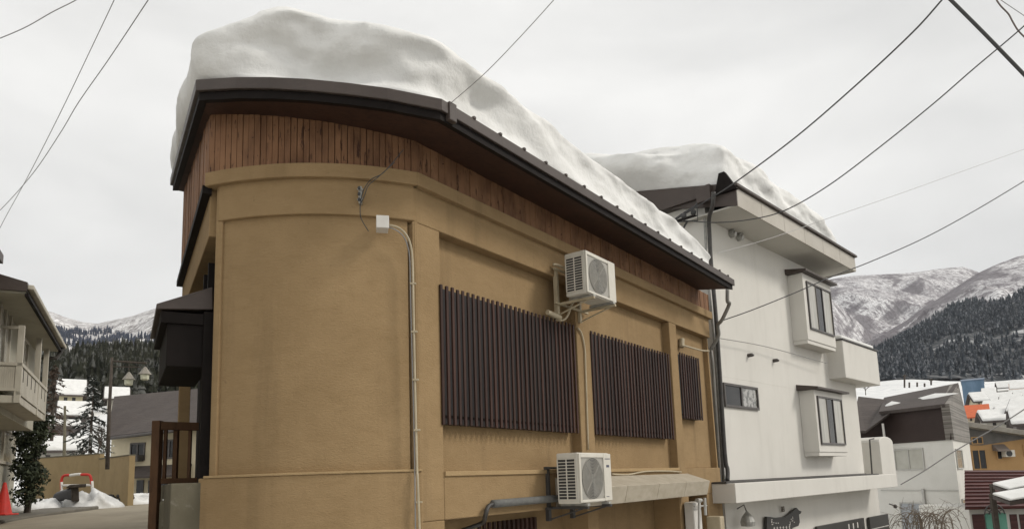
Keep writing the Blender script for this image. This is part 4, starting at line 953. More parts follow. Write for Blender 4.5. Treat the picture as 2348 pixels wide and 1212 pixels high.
# snow piles (lumpy domes)
def lump(name,c,rx,ry,h,label,m=SNOW,seed=0,cat='snow pile'):
    m_=MB(); vs=[];fs=[]; NR,NS=10,28
    for i in range(NR+1):
        f=i/NR
        for k in range(NS):
            g=2*math.pi*k/NS; rr=math.sin(f*math.pi/2+.001) ; e=1+.45*noise.noise(Vector((math.cos(g)*1.5+seed,math.sin(g)*1.5,f*2)))
            x=rx*rr*math.cos(g)*e; y=ry*rr*math.sin(g)*e; z=h*math.cos(f*math.pi/2)*(1+.6*noise.noise(Vector((x*2.6+seed,y*2.6,1)))+.3*noise.noise(Vector((x*6+seed,y*6,1))))-(.15 if i==NR else 0)
            vs.append(Vector(c)+Vector((x,y,z)))
    for i in range(NR):
        for k in range(NS): k2=(k+1)%NS; fs.append((i*NS+k,i*NS+k2,(i+1)*NS+k2,(i+1)*NS+k))
    fs.append(tuple(range(NS))); m_.add(vs,fs); return tag(m_.build(name,m,smooth=True),label,cat)
def gp(x,y,Y): p=at(x,y,Y); return (p.x,p.y,gz(p.x,p.y))
lump('snow_pile',gp(95,1150,22.5),1.05,.9,.42,'low snow pile below the ochre wall beside the dark foliage',SNOWD,1)
lump('snow_pile',gp(205,1150,23),.85,.9,.5,'taller snow heap behind the grey ramp and under the barrier',SNOWD,5)
lump('snow_bank',gp(285,1150,27),1.2,.8,.40,'lumpy snow bank over garden rocks right of the ramp',SNOWD,9)
lump('snow_bank',gp(345,1140,30),1.5,1.2,.4,'flat snow bank in front of the beige house',SNOW,14)
# rocks
for k in range(9):
    x=random.uniform(236,300); y=random.uniform(1136,1160); p=at(x,y,25.6); r=random.uniform(.10,.2)
    m_=MB(); vs=[];fs=[]; NS=8
    bm=bmesh.new(); bmesh.ops.create_icosphere(bm,subdivisions=2,radius=r)
    for v in bm.verts: v.co*=1+.35*noise.noise(v.co*6+Vector((k,0,0))); v.co.z*=.7
    m_.add([v.co+p for v in bm.verts],[tuple(v.index for v in f.verts) for f in bm.faces]); bm.free()
    tag(m_.build('garden_rock',mat('rock_dark',(.03,.03,.028),.9,(.06,.055,.05),4) if k==0 else bpy.data.materials['rock_dark']),'dark rock poking out of the lumpy snow bank','rock','rocks in the snow bank')
# barrier red/white
br=thing('tube_barrier','red and white tubular barrier in front of the ochre wall','barrier',gp(178,1130,24))
def bpth(l): return smooth_path([at(x,y,24) for x,y in l],5)
m_=MB(); m_.tube(bpth([(141,1122),(141,1100),(146,1090),(158,1088)]),.045,8); m_.tube(bpth([(186,1087),(204,1088),(209,1098),(212,1118)]),.045,8); m_.build('red_tube',RED,br,smooth=True)
m_=MB(); m_.tube(bpth([(160,1089),(173,1087),(185,1086)]),.047,8); m_.tube(bpth([(141,1104),(142,1140)]),.047,8); m_.tube(bpth([(211,1102),(213,1140)]),.047,8); m_.tube(bpth([(141,1112),(212,1111)]),.04,8); m_.build('white_tube',WHITEP,br,smooth=True)
# dark bench / covered machine
dc=thing('dark_tarpaulin_load','black tarpaulin heap on timber between the snow piles','tarpaulin',gp(150,1145,22.6))
m_=MB(); m_.hexa([at(118,1152,22.5),at(168,1147,22.2),at(170,1135,22.6),at(125,1140,22.8),at(122,1132,22.5),at(166,1118,22.2),at(172,1112,22.6),at(128,1128,22.8)]); m_.build('tarpaulin',DARK,dc,bevel=.06)
m_=MB(); m_.hexa([at(163,1148,22),at(182,1148,22),at(182,1148,22.4),at(163,1148,22.4),at(163,1112,22),at(180,1112,22),at(180,1112,22.4),at(163,1112,22.4)]); m_.build('timber_block',BARK,dc,bevel=.02)
m_=MB(); m_.hexa([at(150,1118,21.9),at(197,1116,21.9),at(197,1116,22.6),at(150,1118,22.6),at(160,1110,21.9),at(198,1108,21.9),at(198,1108,22.6),at(160,1110,22.6)]); m_.build('timber_top',BARK,dc,bevel=.02)
# street lamp
sl=thing('street_lamp','tall thin street lamp with two hanging hat-shaped lanterns beside the beige house','street lamp',tuple(at(246,1060,24)))
LY=24
m_=MB(); m_.tube([at(246,1075,LY),at(250,950,LY),at(257,819,LY)],.07,10,.045); m_.build('pole',BARK,sl,smooth=True)
m_=MB(); m_.tube([at(256,827,LY),at(336,832,LY)],.035,6); m_.tube([at(256,840,LY),at(322,841,LY)],.02,6); m_.tube([at(296,829,LY),at(296,850,LY)],.015,6); m_.build('arm',BARK,sl)
LG=mat('lantern_glass',(.50,.50,.36),.3,(.42,.42,.32),8); LC=mat('lantern_cap',(.20,.18,.15),.6,(.26,.24,.2),8)
for x,y in ((296,852),(333,840)):
    t=at(x,y,LY); m_=MB(); m_.lathe(t+Vector((0,0,-.27)),[(.21,0),(.19,.03),(.05,.24),(.02,.27)],6); ln=m_.build('lantern',LC,sl)
    m_=MB(); m_.lathe(t+Vector((0,0,-.47)),[(.10,0),(.13,.03),(.14,.195)],6); m_.build('glass',LG,ln)
# ------------------------------------------------------------------ generic houses
def house(name,label,x0,x1,Y0,Y1,ybase,yeave,depth,rise,wallm,roofm,snowm=None,wins=(),group=None,over=.4,ridge='par',zb=None,rot=0.0):
    """front face from pixel column x0 (at Y0) to x1 (at Y1)"""
    if Y1 is None:
        d0=ray(x0,yeave); d1=ray(x1,yeave); k0=d0.x/d0.y; k1=d1.x/d1.y; km=(k0+k1)/2-rot; Y1=Y0*(1+km*k0)/(1+km*k1)
    a=at(x0,yeave,Y0); b=at(x1,yeave,Y1); ze=a.z
    z0=at(x0,ybase,Y0).z if zb is None else zb
    f_=Fr((a.x,a.y),(b.x-a.x,b.y-a.y)); ln=Vector((b.x-a.x,b.y-a.y)).length
    t=thing(name,label,'house',tuple(f_.w(ln/2,-depth/2,z0)),group)
    m_=MB(); m_.box(f_,0,ln,-depth,0,z0-2,ze)
    if ridge!='par':
        m_.add([f_.w(0,0,ze),f_.w(ln,0,ze),f_.w(ln/2,0,ze+rise),f_.w(0,-depth,ze),f_.w(ln,-depth,ze),f_.w(ln/2,-depth,ze+rise)],[(0,1,2),(4,3,5)])
    else:
        m_.add([f_.w(0,0,ze),f_.w(0,-depth,ze),f_.w(0,-depth/2,ze+rise),f_.w(ln,0,ze),f_.w(ln,-depth,ze),f_.w(ln,-depth/2,ze+rise)],[(0,1,2),(4,3,5)])
    m_.build('wall',wallm,t)
    o_=over; th=.16
    k=rise/(depth/2 if ridge=='par' else ln/2)
    def slabs(mm,lift,th,oo):
        m_=MB()
        for sgn in (1,-1):
            if ridge=='par':
                n_out=oo if sgn>0 else -depth-oo; zz=ze-k*oo
                q=[(n_out,zz),(-depth/2,ze+rise)]
                vs=[f_.w(-oo,q[0][0],q[0][1]+lift),f_.w(ln+oo,q[0][0],q[0][1]+lift),f_.w(ln+oo,q[1][0],q[1][1]+lift),f_.w(-oo,q[1][0],q[1][1]+lift)]
            else:
                s_out=-oo if sgn>0 else ln+oo; zz=ze-k*oo
                vs=[f_.w(s_out,oo,zz+lift),f_.w(ln/2,oo,ze+rise+lift),f_.w(ln/2,-depth-oo,ze+rise+lift),f_.w(s_out,-depth-oo,zz+lift)]
            m_.add(vs+[v+Vector((0,0,th)) for v in vs],[(0,1,2,3),(7,6,5,4),(0,4,5,1),(1,5,6,2),(2,6,7,3),(3,7,4,0)])
        return m_
    r_=slabs(roofm,0.01,th,o_).build('roof',roofm,t)
    if snowm: slabs(snowm,th+.012,.38,o_*.75).build('roof_snow',snowm,t,bevel=.12)
    for (u0,v0,u1,v1) in wins:      # fractions of front
        p0=lerp(0,ln,u0); p1=lerp(0,ln,u1); q0=lerp(z0,ze,v0); q1=lerp(z0,ze,v1); fw=max(.05,.03*(p1-p0))
        m_=MB(); m_.box(f_,p0,p1,0,.05,q0,q0+fw); m_.box(f_,p0,p1,0,.05,q1-fw,q1); m_.box(f_,p0,p0+fw,0,.05,q0+fw,q1-fw); m_.box(f_,p1-fw,p1,0,.05,q0+fw,q1-fw); m_.box(f_,(p0+p1)/2-fw/2,(p0+p1)/2+fw/2,0,.05,q0+fw,q1-fw)
        wn=m_.build('window',FRAMEB,t); g_=MB(); g_.box(f_,p0+fw,p1-fw,-.01,.02,q0+fw,q1-fw); g_.build('pane',GLASS,wn)
    return t,f_,ln,ze,z0
BEIGE=layered('beige_plaster',(.46,.41,.29),(.54,.48,.35),[((.38,.33,.24),2,(1,1,.4),.55,.8,.4)],rough=.9,bump=.1)
TILE=layered('brown_roof_tile',(.060,.049,.044),(.085,.07,.062),[((.12,.10,.095),3,(.6,.6,5),.55,.8,.4),((.04,.03,.028),8,(1,1,4),.5,.7,.5)],rough=.7,bump=.6,bscale=3,bstretch=(.5,.5,6),bdist=.05)
WPL=layered('white_plaster',(.60,.585,.54),(.66,.645,.60),[((.50,.48,.44),1.2,(1,1,.3),.55,.8,.35)],rough=.85,bump=.05)
# beige house behind railing
bh=thing('beige_house','beige two-storey house with broad brown roof behind the porch railing','house',tuple(at(330,1142,38)))
eL_=at(243,1000,38.5); eR_=at(520,968,36.5); rR_=at(520,884,42); rL_=at(262,908,43.5)
wl0=at(256,1000,39.3); wl1=at(520,970,37.3); bf=Fr((wl0.x,wl0.y),(wl1.x-wl0.x,wl1.y-wl0.y)); bl=(wl1-wl0).to_2d().length; bz0=at(330,1142,38).z
mb=MB(); mb.prism([(wl0.x,wl0.y),(wl1.x,wl1.y),(rR_.x,rR_.y),(rL_.x+.6,rL_.y)],bz0-2,[eL_.z+.02,eR_.z+.02,rR_.z-.25,rL_.z-.25]); mb.build('wall',BEIGE,bh)
mb=MB(); mb.slab([eL_,eR_,rR_,rL_],.22); mb.build('roof',TILE,bh)
bkr=Vector((-1,7,-3.2)); mb=MB(); mb.slab([rL_+Vector((0,.02,0)),rR_+Vector((0,.02,0)),rR_+bkr,rL_+bkr],.22); mb.build('roof',TILE,bh)
mb=MB(); a0_=eL_.lerp(eR_,.0)+Vector((0,-.02,-.12)); b0_=eR_+Vector((0,-.02,-.12)); mb.tube([a0_,b0_],.09,8); mb.build('gutter',FRAMEB,bh)
for (x0,x1,y0,y1) in ((300,334,1015,1056),(368,411,1008,1052)):
    p0,q1=bf.hit(x0,y0); p1,_=bf.hit(x1,y0); q0=bf.hit(x0,y1)[1]; fw=.09
    m_=MB(); m_.box(bf,p0,p1,0,.06,q0,q0+fw); m_.box(bf,p0,p1,0,.06,q1-fw,q1); m_.box(bf,p0,p0+fw,0,.06,q0+fw,q1-fw); m_.box(bf,p1-fw,p1,0,.06,q0+fw,q1-fw); m_.box(bf,(p0+p1)/2-fw/2,(p0+p1)/2+fw/2,0,.06,q0+fw,q1-fw)
    wn=m_.build('window',FRAMEB,bh); g_=MB(); g_.box(bf,p0+fw,p1-fw,-.01,.02,q0+fw,q1-fw); g_.build('pane',GLASS,wn)
def hb(x,y,o=0): return bf.hit(x,y,o)
# lower lean-to roof
a_,z1_=hb(305,1068,0); b_=hb(440,1060,0)[0]; z2_=hb(305,1092,.9)[1]
m_=MB(); m_.hexa([bf.w(a_-.1,.0,z1_-.12),bf.w(b_,.0,z1_-.12),bf.w(b_,1.0,z2_-.1),bf.w(a_-.5,1.0,z2_-.1),bf.w(a_-.1,.0,z1_),bf.w(b_,.0,z1_),bf.w(b_,1.0,z2_),bf.w(a_-.5,1.0,z2_)]); m_.build('porch_roof',TILE,bh)
m_=MB(); 
for x0,x1 in ((314,330),(341,351),(366,385)):
    p0=hb(x0,1110)[0]; p1=hb(x1,1110)[0]; m_.box(bf,p0,p1,0,.04,bz0-.1,hb(x0,1100)[1])
m_.build('doorway',GLASS,bh)
m_=MB(); a_,z_0=hb(384,1132,.5); b_,_=hb(404,1132,.5); m_.box(bf,a_,b_,.4,.6,z_0-.3,hb(384,1118,.5)[1]); m_.build('notice_panel',mat('yellow_panel',(.45,.28,.08),.6),bh)
m_=MB(); m_.box(bf,hb(300,1050)[0],hb(331,1050)[0],.05,.5,hb(300,1058)[1],hb(300,1044)[1]); m_.build('balcony_grille',BLKP,bh)
# far left houses
SN=SNOW
OLDW=mat('old_white_wall',(.36,.34,.29),.85,(.44,.42,.37),1)
BRNW=mat('brown_wall',(.10,.085,.08),.8,(.14,.12,.11),1)
house('hill_house','pale yellow house with thick snow roof highest on the left hillside',136,190,130,None,932,902,9,3.0,mat('pale_yellow_wall',(.48,.43,.28),.8),TILE,SN,[(.2,.35,.35,.75),(.55,.35,.7,.75)],'snow-roofed houses on the left hillside',over=.8)
house('hill_house','low house with a curved snow roof just below the pale yellow house',140,200,105,None,965,950,8,2.1,BRNW,TILE,SN,[(.3,.2,.6,.7)],'snow-roofed houses on the left hillside',over=.8)
house('hill_house','brown-walled house with flat snow roof behind the utility pole',112,178,85,None,1015,978,8,.8,BRNW,TILE,SN,[(.7,.2,.8,.8)],'snow-roofed houses on the left hillside',over=.5)
house('hill_house','grey-white house with snow roof just above the ochre wall',85,185,62,None,1060,1035,8,1.2,OLDW,TILE,SN,[(.2,.2,.3,.7)],'snow-roofed houses on the left hillside',over=.5)
house('hill_house','distant snow-roofed house peeping over the brown hipped roof',246,290,140,None,925,912,8,2.4,OLDW,TILE,SN,(),'snow-roofed houses on the left hillside',over=.8)
m_=MB(); m_.tube([at(147,1075,50),at(149,930,50)],.12,8,.08); tag(m_.build('utility_pole',CONC),'thin grey utility pole behind the ochre wall','pole')
# ------------------------------------------------------------------ right houses
HY0,HY1,HY2=31.5,28.5,33.5
def plan(x,y,Y): p=at(x,y,Y); return Vector((p.x,p.y))
F1=plan(2030,1012,HY0); F2=plan(2184,1006,HY1); F3=plan(2222,1010,HY2); F4=F1+(F3-F2)
bhs=thing('brown_roof_house','white house with deep brown fascia and ribbed gable right of the tall white house','house',(F1.x,F1.y,-3))
zt_=at(2184,1006,HY1).z
m_=MB(); m_.prism([tuple(q) for q in (F1-(F2-F1)*.7,F2,F3,F4-(F2-F1)*.7)],-3.2,zt_); m_.build('wall',WPL,bhs)
BF=Fr(tuple(F1),tuple(F2-F1)); BS=Fr(tuple(F2),tuple(F3-F2)); Bn=BF.n.to_2d(); Bu=BF.u.to_2d(); Sn=BS.n.to_2d(); bln=(F2-F1).length; bsl=(F3-F2).length
zE=at(2176,925,HY1-.2).z; zR=at(2206,875,lerp(HY1,HY2,.5)).z
print('bh',zt_,zE,zR,bln,bsl)
# brown fascia storey
m_=MB(); m_.prism([tuple(q) for q in (F1+Bn*.05+Bu*.1,F2+Bn*.05,F2.lerp(F3,.12),F1+(F3-F2)*.12)],zt_-.02,zE); fm=layered('dark_brown_cladding',(.028,.017,.014),(.04,.026,.022),[((.055,.038,.034),4,(.3,.3,8),.55,.75,.5)],rough=.6,bump=.2); m_.build('fascia_storey',fm,bhs)
m_=MB(); m_.prism([tuple(q) for q in (F2+Sn*.02,F3+Sn*.02,F3-Sn*.8,F2-Sn*.8)],zt_-.01,[zE]*4)
RIB=layered('ribbed_panel',(.20,.185,.165),(.25,.23,.205),[((.08,.07,.06),1,(.1,.1,22),.48,.55,.8)],rough=.6,bump=.2)
midp=(F2+F3)/2
gab=MB(); e=.06; P_=lambda q,z: Vector((q.x,q.y,z))
n_=Vector((BS.n.x,BS.n.y))
gv=[P_(F2+n_*e,zt_-.02),P_(F3+n_*e,zt_-.02),P_(F3+n_*e,zE-.4),P_(F2.lerp(F3,.62)+n_*e,zR),P_(F2+n_*e-Vector((BS.u.x,BS.u.y))*.2,zE)]
gab.add(gv+[v-Vector((n_.x,n_.y,0))*.3 for v in gv],[(0,1,2,3,4),(9,8,7,6,5)]+[(i,5+i,5+(i+1)%5,(i+1)%5) for i in range(5)]); gab.build('ribbed_gable',RIB,bhs)
# roof: front slope from eave to ridge
eL=F1+Vector((BF.n.x,BF.n.y))*.3+Vector((BF.u.x,BF.u.y))*(.1); eR=F2+Vector((BF.n.x,BF.n.y))*.3+Vector((BF.u.x,BF.u.y))*.05
rR=F2.lerp(F3,.62)+n_*.08; rL=rR-(F2-F1)*1.25
m_=MB(); m_.slab([P_(eL,zE+.01),P_(eR,zE+.01),P_(rR,zR+.03),P_(rL,zR-.15)],.14); m_.build('roof',TILE,bhs)
bk_=F3+n_*.05; m_=MB(); m_.slab([P_(rL,zR-.152),P_(rR,zR+.028),P_(bk_,zE-.38),P_(bk_-(F2-F1)*1.25,zE-.5)],.14); m_.build('roof',TILE,bhs)
# left lower roof + side dark wall
lA=at(1962,925,33.0); 
q0=at(1985,987,30.5); q1=at(2042,945,30.8); q2=at(2032,915,34); q3=at(1968,908,35); q4=at(1950,985,30.5)
m_=MB(); m_.slab([q4,q0,q1,q2,q3],.12); m_.build('side_roof',TILE,bhs)
m_=MB(); m_.hexa([at(1955,1012,31.4),at(2042,1012,31.4),at(2042,1012,34),at(1955,1012,34),at(1955,985,31.4),at(2042,950,31.4),at(2042,950,34),at(1955,985,34)]); m_.build('side_storey',fm,bhs)
m_=MB(); m_.tube([at(2024,970,30.6),at(2029,1010,30.6)],.05,6); m_.build('corner_pipe',WHITEP,bhs)
def hwin(fr,x0,y0,x1,y1,parent,frm=FRAMES,gl=GLASSL,off=0,bars=1):
    a_,zt=fr.hit(x0,y0,off); b_,_=fr.hit(x1,(y0+y1)/2,off); zb_=fr.hit(x0,y1,off)[1]; fw=.05
    m_=MB(); m_.box(fr,a_,b_,off,off+.05,zb_,zb_+fw); m_.box(fr,a_,b_,off,off+.05,zt-fw,zt); m_.box(fr,a_,a_+fw,off,off+.05,zb_+fw,zt-fw); m_.box(fr,b_-fw,b_,off,off+.05,zb_+fw,zt-fw)
    if bars: m_.box(fr,(a_+b_)/2-.02,(a_+b_)/2+.02,off,off+.05,zb_+fw,zt-fw)
    o=m_.build('window',frm,parent); g_=MB(); g_.box(fr,a_+fw,b_-fw,off-.01,off+.02,zb_+fw,zt-fw); g_.build('pane',gl,o); return o
PALEG=mat('pale_blind_glass',(.38,.37,.32),.2,(.46,.45,.40),2,spec=.8)
hwin(BF,2050,1030,2120,1078,bhs,FRAMES,PALEG); hwin(BF,2063,1150,2130,1225,bhs,FRAMES,mat('bluish_shutter',(.33,.35,.37),.4))
hwin(BS,2189,1028,2206,1075,bhs,FRAMES,GLASSL,.0,0); hwin(BS,2204,1143,2220,1190,bhs,FRAMES,GLASSL,.0,0)
m_=MB(); m_.box(BF,-.5,bln,0,.03,at(2100,1125,30).z,at(2100,1128,30).z+.1); m_.box(BF,bln*.5,bln*.53,.04,.1,-2,at(2122,1130,30).z+.2); m_.build('wall_trim',FRAMES,bhs)
for i,(q) in enumerate(((2156,908),(2055,925))):
    p=at(q[0],q[1],lerp(HY1,HY0,(2184-q[0])/150)-.0)
for (u_,v_,lb,ln_) in ((.80,.42,'larger snow patch near the ribbed gable on the brown roof',1.3),(.18,.35,'small snow patch at the left of the brown roof',.6)):
    c=P_(eL,zE).lerp(P_(eR,zE),u_).lerp(P_(rL,zR-.15).lerp(P_(rR,zR),u_),v_)+Vector((0,0,.03)); d1=Vector((BF.u.x,BF.u.y,0)); d2=(P_(rR,zR)-P_(eR,zE)).normalized()
    m_=MB(); vs=[]; 
    for k in range(12): g=2*math.pi*k/12; rr=1+.25*math.sin(3*g+u_*9); vs.append(c+d1*ln_*.7*math.cos(g)*rr+d2*.3*math.sin(g)*rr)
    vs.append(c+Vector((0,0,.14))); m_.add(vs,[(k,(k+1)%12,12) for k in range(12)]); tag(m_.build('snow_patch',SNOW,smooth=True),lb,'snow')
# orange building
ORG_W=layered('orange_render',(.40,.245,.11),(.46,.285,.13),[((.33,.20,.09),1.5,(1,1,.5),.5,.8,.4)],rough=.9,bump=.1)
ob=thing('orange_building','orange-walled building with broad grey sloping roof edge at the right','building',tuple(at(2290,1150,40)))
O1=plan(2196,1000,40); O2=plan(2420,1000,40); OF=Fr(tuple(O1),tuple(O2-O1)); oln=(O2-O1).length
ztl=OF.hit(2215,985)[1]; ztr=OF.hit(2350,1012)[1]
m_=MB(); m_.extr(OF,[(0,-3),(oln,-3),(oln,OF.hit(2420,1020)[1]),OF.hit(2196,975)],-9,0); m_.build('wall',ORG_W,ob)
a_,z1_=OF.hit(2190,962,.5); b_,z2_=OF.hit(2425,998,.5)
m_=MB(); m_.extr(OF,[(a_,z1_-.28),(b_,z2_-.28),(b_,z2_),(a_,z1_)],-9.5,.6); m_.build('roof',mat('grey_beige_roof',(.22,.20,.17),.7,(.28,.26,.22),3),ob,bevel=.02)
m_=MB(); m_.extr(OF,[OF.hit(2212,978),OF.hit(2345,1000),OF.hit(2345,1006),OF.hit(2250,1020),OF.hit(2212,1018)],0,.04); m_.build('grey_gable_panel',mat('grey_panel',(.10,.095,.085),.7,(.14,.13,.12),2),ob)  # dark grey panel tapering to the right under the roof edge
hwin(OF,2226,1001,2253,1018,ob,ORG_W,GLASS,.05); hwin(OF,2226,1030,2262,1076,ob,ORG_W,GLASS,.0); o=hwin(OF,2283,1030,2298,1053,ob,ORG_W,GLASS,0,0)
a_,z1_=OF.hit(2274,1018); b_,_=OF.hit(2302,1018); m_=MB(); m_.hexa([OF.w(a_,0,z1_-.35),OF.w(b_,0,z1_-.35),OF.w(b_,.5,z1_-.42),OF.w(a_,.5,z1_-.42),OF.w(a_,0,z1_),OF.w(b_,0,z1_),OF.w(b_,.5,z1_-.38),OF.w(a_,.5,z1_-.38)]); m_.build('window_hood',mat('hood_brown',(.16,.13,.11),.7),ob)
hwin(OF,2344,1018,2366,1045,ob,ORG_W,GLASS,0,0)
a_,z1_=OF.hit(2305,1031,.4); b_,zb_=OF.hit(2329,1046,.4); acx=thing('ac_outdoor_unit','small cream air conditioner on the orange wall','air conditioner',tuple(OF.w(a_,.2,zb_)))
m_=MB(); m_.box(OF,a_,b_,.05,.4,zb_,z1_); m_.build('casing',ACW,acx,bevel=.02); m_=MB(); disc(m_,OF,lerp(a_,b_,.38),.401,(z1_+zb_)/2,.17,0,20,.01); m_.build('fan_grille',ACD,acx)
# maroon roof shed
mr=thing('maroon_roof_shed','low white shed with large maroon corrugated roof in front of the orange building','shed',tuple(at(2270,1212,25)))
MAR=layered('maroon_sheet',(.075,.026,.022),(.10,.036,.031),[((.045,.012,.012),1,(.15,.15,26),.46,.56,.8)],rough=.5,bump=.2)
r0=at(2212,1164,24); r1=at(2440,1160,24); r2=at(2440,1077,27.5); r3=at(2211,1077,27.5)
m_=MB(); nrw=11
for k in range(nrw):
    a0_=r0.lerp(r3,k/nrw); a1_=r0.lerp(r3,(k+1)/nrw); b0_=r1.lerp(r2,k/nrw); b1_=r1.lerp(r2,(k+1)/nrw); up=Vector((0,-.03,.05))
    m_.add([a0_+up,b0_+up,b1_,a1_,a0_-Vector((0,0,.05)),b0_-Vector((0,0,.05))],[(0,1,2,3),(4,5,1,0)])
m_.build('roof',MAR,mr,fix=False)
m0=at(2222,1170,24.4); m_=MB(); fm_=Fr((m0.x,m0.y),(1,0)); m_.box(fm_,0,6,-3,0,-3,at(2222,1163,24.4).z); m_.build('wall',WPL,mr)
for x0,x1 in ((2228,2255),(2314,2330),(2336,2348)):
    a_,zt=fm_.hit(x0,1178); b_,_=fm_.hit(x1,1178); m_=MB(); m_.box(fm_,a_,b_,-.02,.03,-1,zt); m_.build('window',MAR,mr)
a_,zt=fm_.hit(2258,1176,.03); b_,_=fm_.hit(2306,1176,.03); m_=MB(); GRN=mat('green_door_paint',(.10,.30,.22),.6,(.14,.36,.27),4); m_.box(fm_,a_,(a_+b_)/2-.01,.0,.05,-2,zt); m_.box(fm_,(a_+b_)/2+.01,b_,.0,.05,-2,zt); m_.build('green_door',GRN,mr,bevel=.01)
# iron wheel ornament
iw=thing('iron_wheel_ornament','half-round iron wheel ornament above the green door','ornament',tuple(at(2281,1176,23.8)))
c=at(2281,1178,23.8); m_=MB(); R=.33
for rr in (R,R*.55): m_.tube([c+Vector((rr*math.cos(g*math.pi/14),0,rr*math.sin(g*math.pi/14))) for g in range(15)],.022,6)
m_.build('rim',BLKP,iw); m_=MB()
for k in range(1,6): g=math.pi*k/6; m_.tube([c,c+Vector((R*math.cos(g),0,R*math.sin(g)))],.014,5)
m_.build('spoke',BLKP,iw)
# grey ledge roofs at right edge
def ledge(x0,y0,x1,y1,Y,lb):
    t=thing('lean_to_roof',lb,'roof',tuple(at(x0,y1+10,Y))); a_=at(x0,y1,Y); b_=at(x1,y0,Y); m_=MB()
    m_.slab([a_,b_,b_+Vector((0,.7,.16)),a_+Vector((0,.7,.16))],.1); m_.build('roof_sheet',BROWN,t)
    m_=MB(); m_.slab([a_+Vector((0,0,.09)),b_+Vector((0,0,.09)),b_+Vector((0,.7,.25)),a_+Vector((0,.7,.25))],.07); m_.build('snow_layer',SNOW,t,bevel=.03)
    m_=MB(); f_=Fr((a_.x,a_.y),(b_.x-a_.x,b_.y-a_.y)); m_.box(f_,.1,.2,-1,-.9,-3,a_.z+.2); m_.build('post',BARK,t)
ledge(2314,1103,2420,1125,21,'upper snow-edged lean-to roof at the far right edge')
ledge(2316,1132,2420,1150,20,'lower snow-edged lean-to roof at the far right edge')
# ------------------------------------------------------------------ town beyond
towns=[(2232,2290,150,948,905,mat('cream_wall',(.52,.48,.38),.8),'pale'),]
ORW=mat('orange_roof',(.60,.13,.04),.7,(.5,.11,.04),3)
house('town_house','small house with a vivid orange-red roof above the orange building',2214,2262,95,None,968,955,6,1.6,mat('cream_wall_a',(.55,.50,.38),.8),ORW,None,[(.2,.2,.3,.7),(.6,.2,.7,.7)],over=.5)
house('blue_building','blue glazed block behind the ribbed gable',2204,2256,170,None,912,874,10,.8,mat('blue_wall',(.07,.13,.20),.5,(.14,.22,.32),.4,stretch=(1,1,.3)),mat('blue_roof',(.10,.14,.2),.5),None,(),over=.2)
house('lodge','long pale lodge with a row of dark windows on the far slope',2250,2322,200,None,915,902,12,.9,WPL,TILE,SN,[(k/9+.03,.3,k/9+.08,.85) for k in range(9)],over=.6)
house('town_house','cream house with orange eaves at the far right of the town',2318,2372,190,None,908,893,10,2,mat('cream_wall_b',(.5,.45,.35),.8),mat('orange_eaves',(.5,.25,.12),.7),SN,[(.3,.3,.4,.8)],over=.4)
lbs=['snow-roofed house just right of the orange-red roof','long snow-roofed shed stepping down toward the right edge','snow-roofed house below the pale lodge','grey-eaved snow roof nearest the right edge','snow-roofed cottage between the lodge and the right edge','small snow roof tucked beside the blue block','low snow-roofed hall above the sloping grey roof edge','snow-roofed cabin highest in the right-hand town','wide snow roof just above the orange building roof','dark-walled snow-roofed house in the middle of the town','narrow snow-roofed house left of the wide snow roof']
spec=[(2256,2312,110,958,943,1.5),(2300,2380,100,975,958,1.6),(2268,2318,140,935,925,2),(2318,2390,85,965,945,1.8),(2322,2366,160,925,915,2),(2256,2280,150,915,908,1.6),(2262,2330,85,978,966,1.2),(2290,2330,240,893,889,2),(2330,2420,75,990,972,1.5),(2296,2336,125,945,932,2),(2238,2262,125,928,920,1.5)]
for (x0,x1,Y,yb,ye,ri),lb in zip(spec,lbs):
    house('town_house',lb,x0,x1,Y,None,yb,ye,random.uniform(6,9),ri,[OLDW,BRNW,WPL,BEIGE][random.randrange(4)],TILE,SN,[(.2,.2,.32,.75),(.6,.2,.75,.75)],'snow-roofed houses of the town',over=.6,rot=random.uniform(-.25,.25))
# poles on snowfield
for i,(x,y0,y1) in enumerate([(2074,888,858),(2135,882,868),(2085,888,876),(2103,886,876),(2120,886,878)]):
    m_=MB(); m_.tube([at(x,y0,300),at(x,y1,300)],.35,6); m_.tube([at(x-4,y1+3,300),at(x+4,y1+3,300)],.25,5) if i in (0,1) else None
    tag(m_.build('ski_field_pole',BARK),['tallest pole on the snowfield','second tallest pole, right part of the snowfield','short pole right beside the tallest one on the snowfield','short middle pole on the snowfield','short pole just left of the second tallest on the snowfield'][i],'pole','poles on the snowfield')
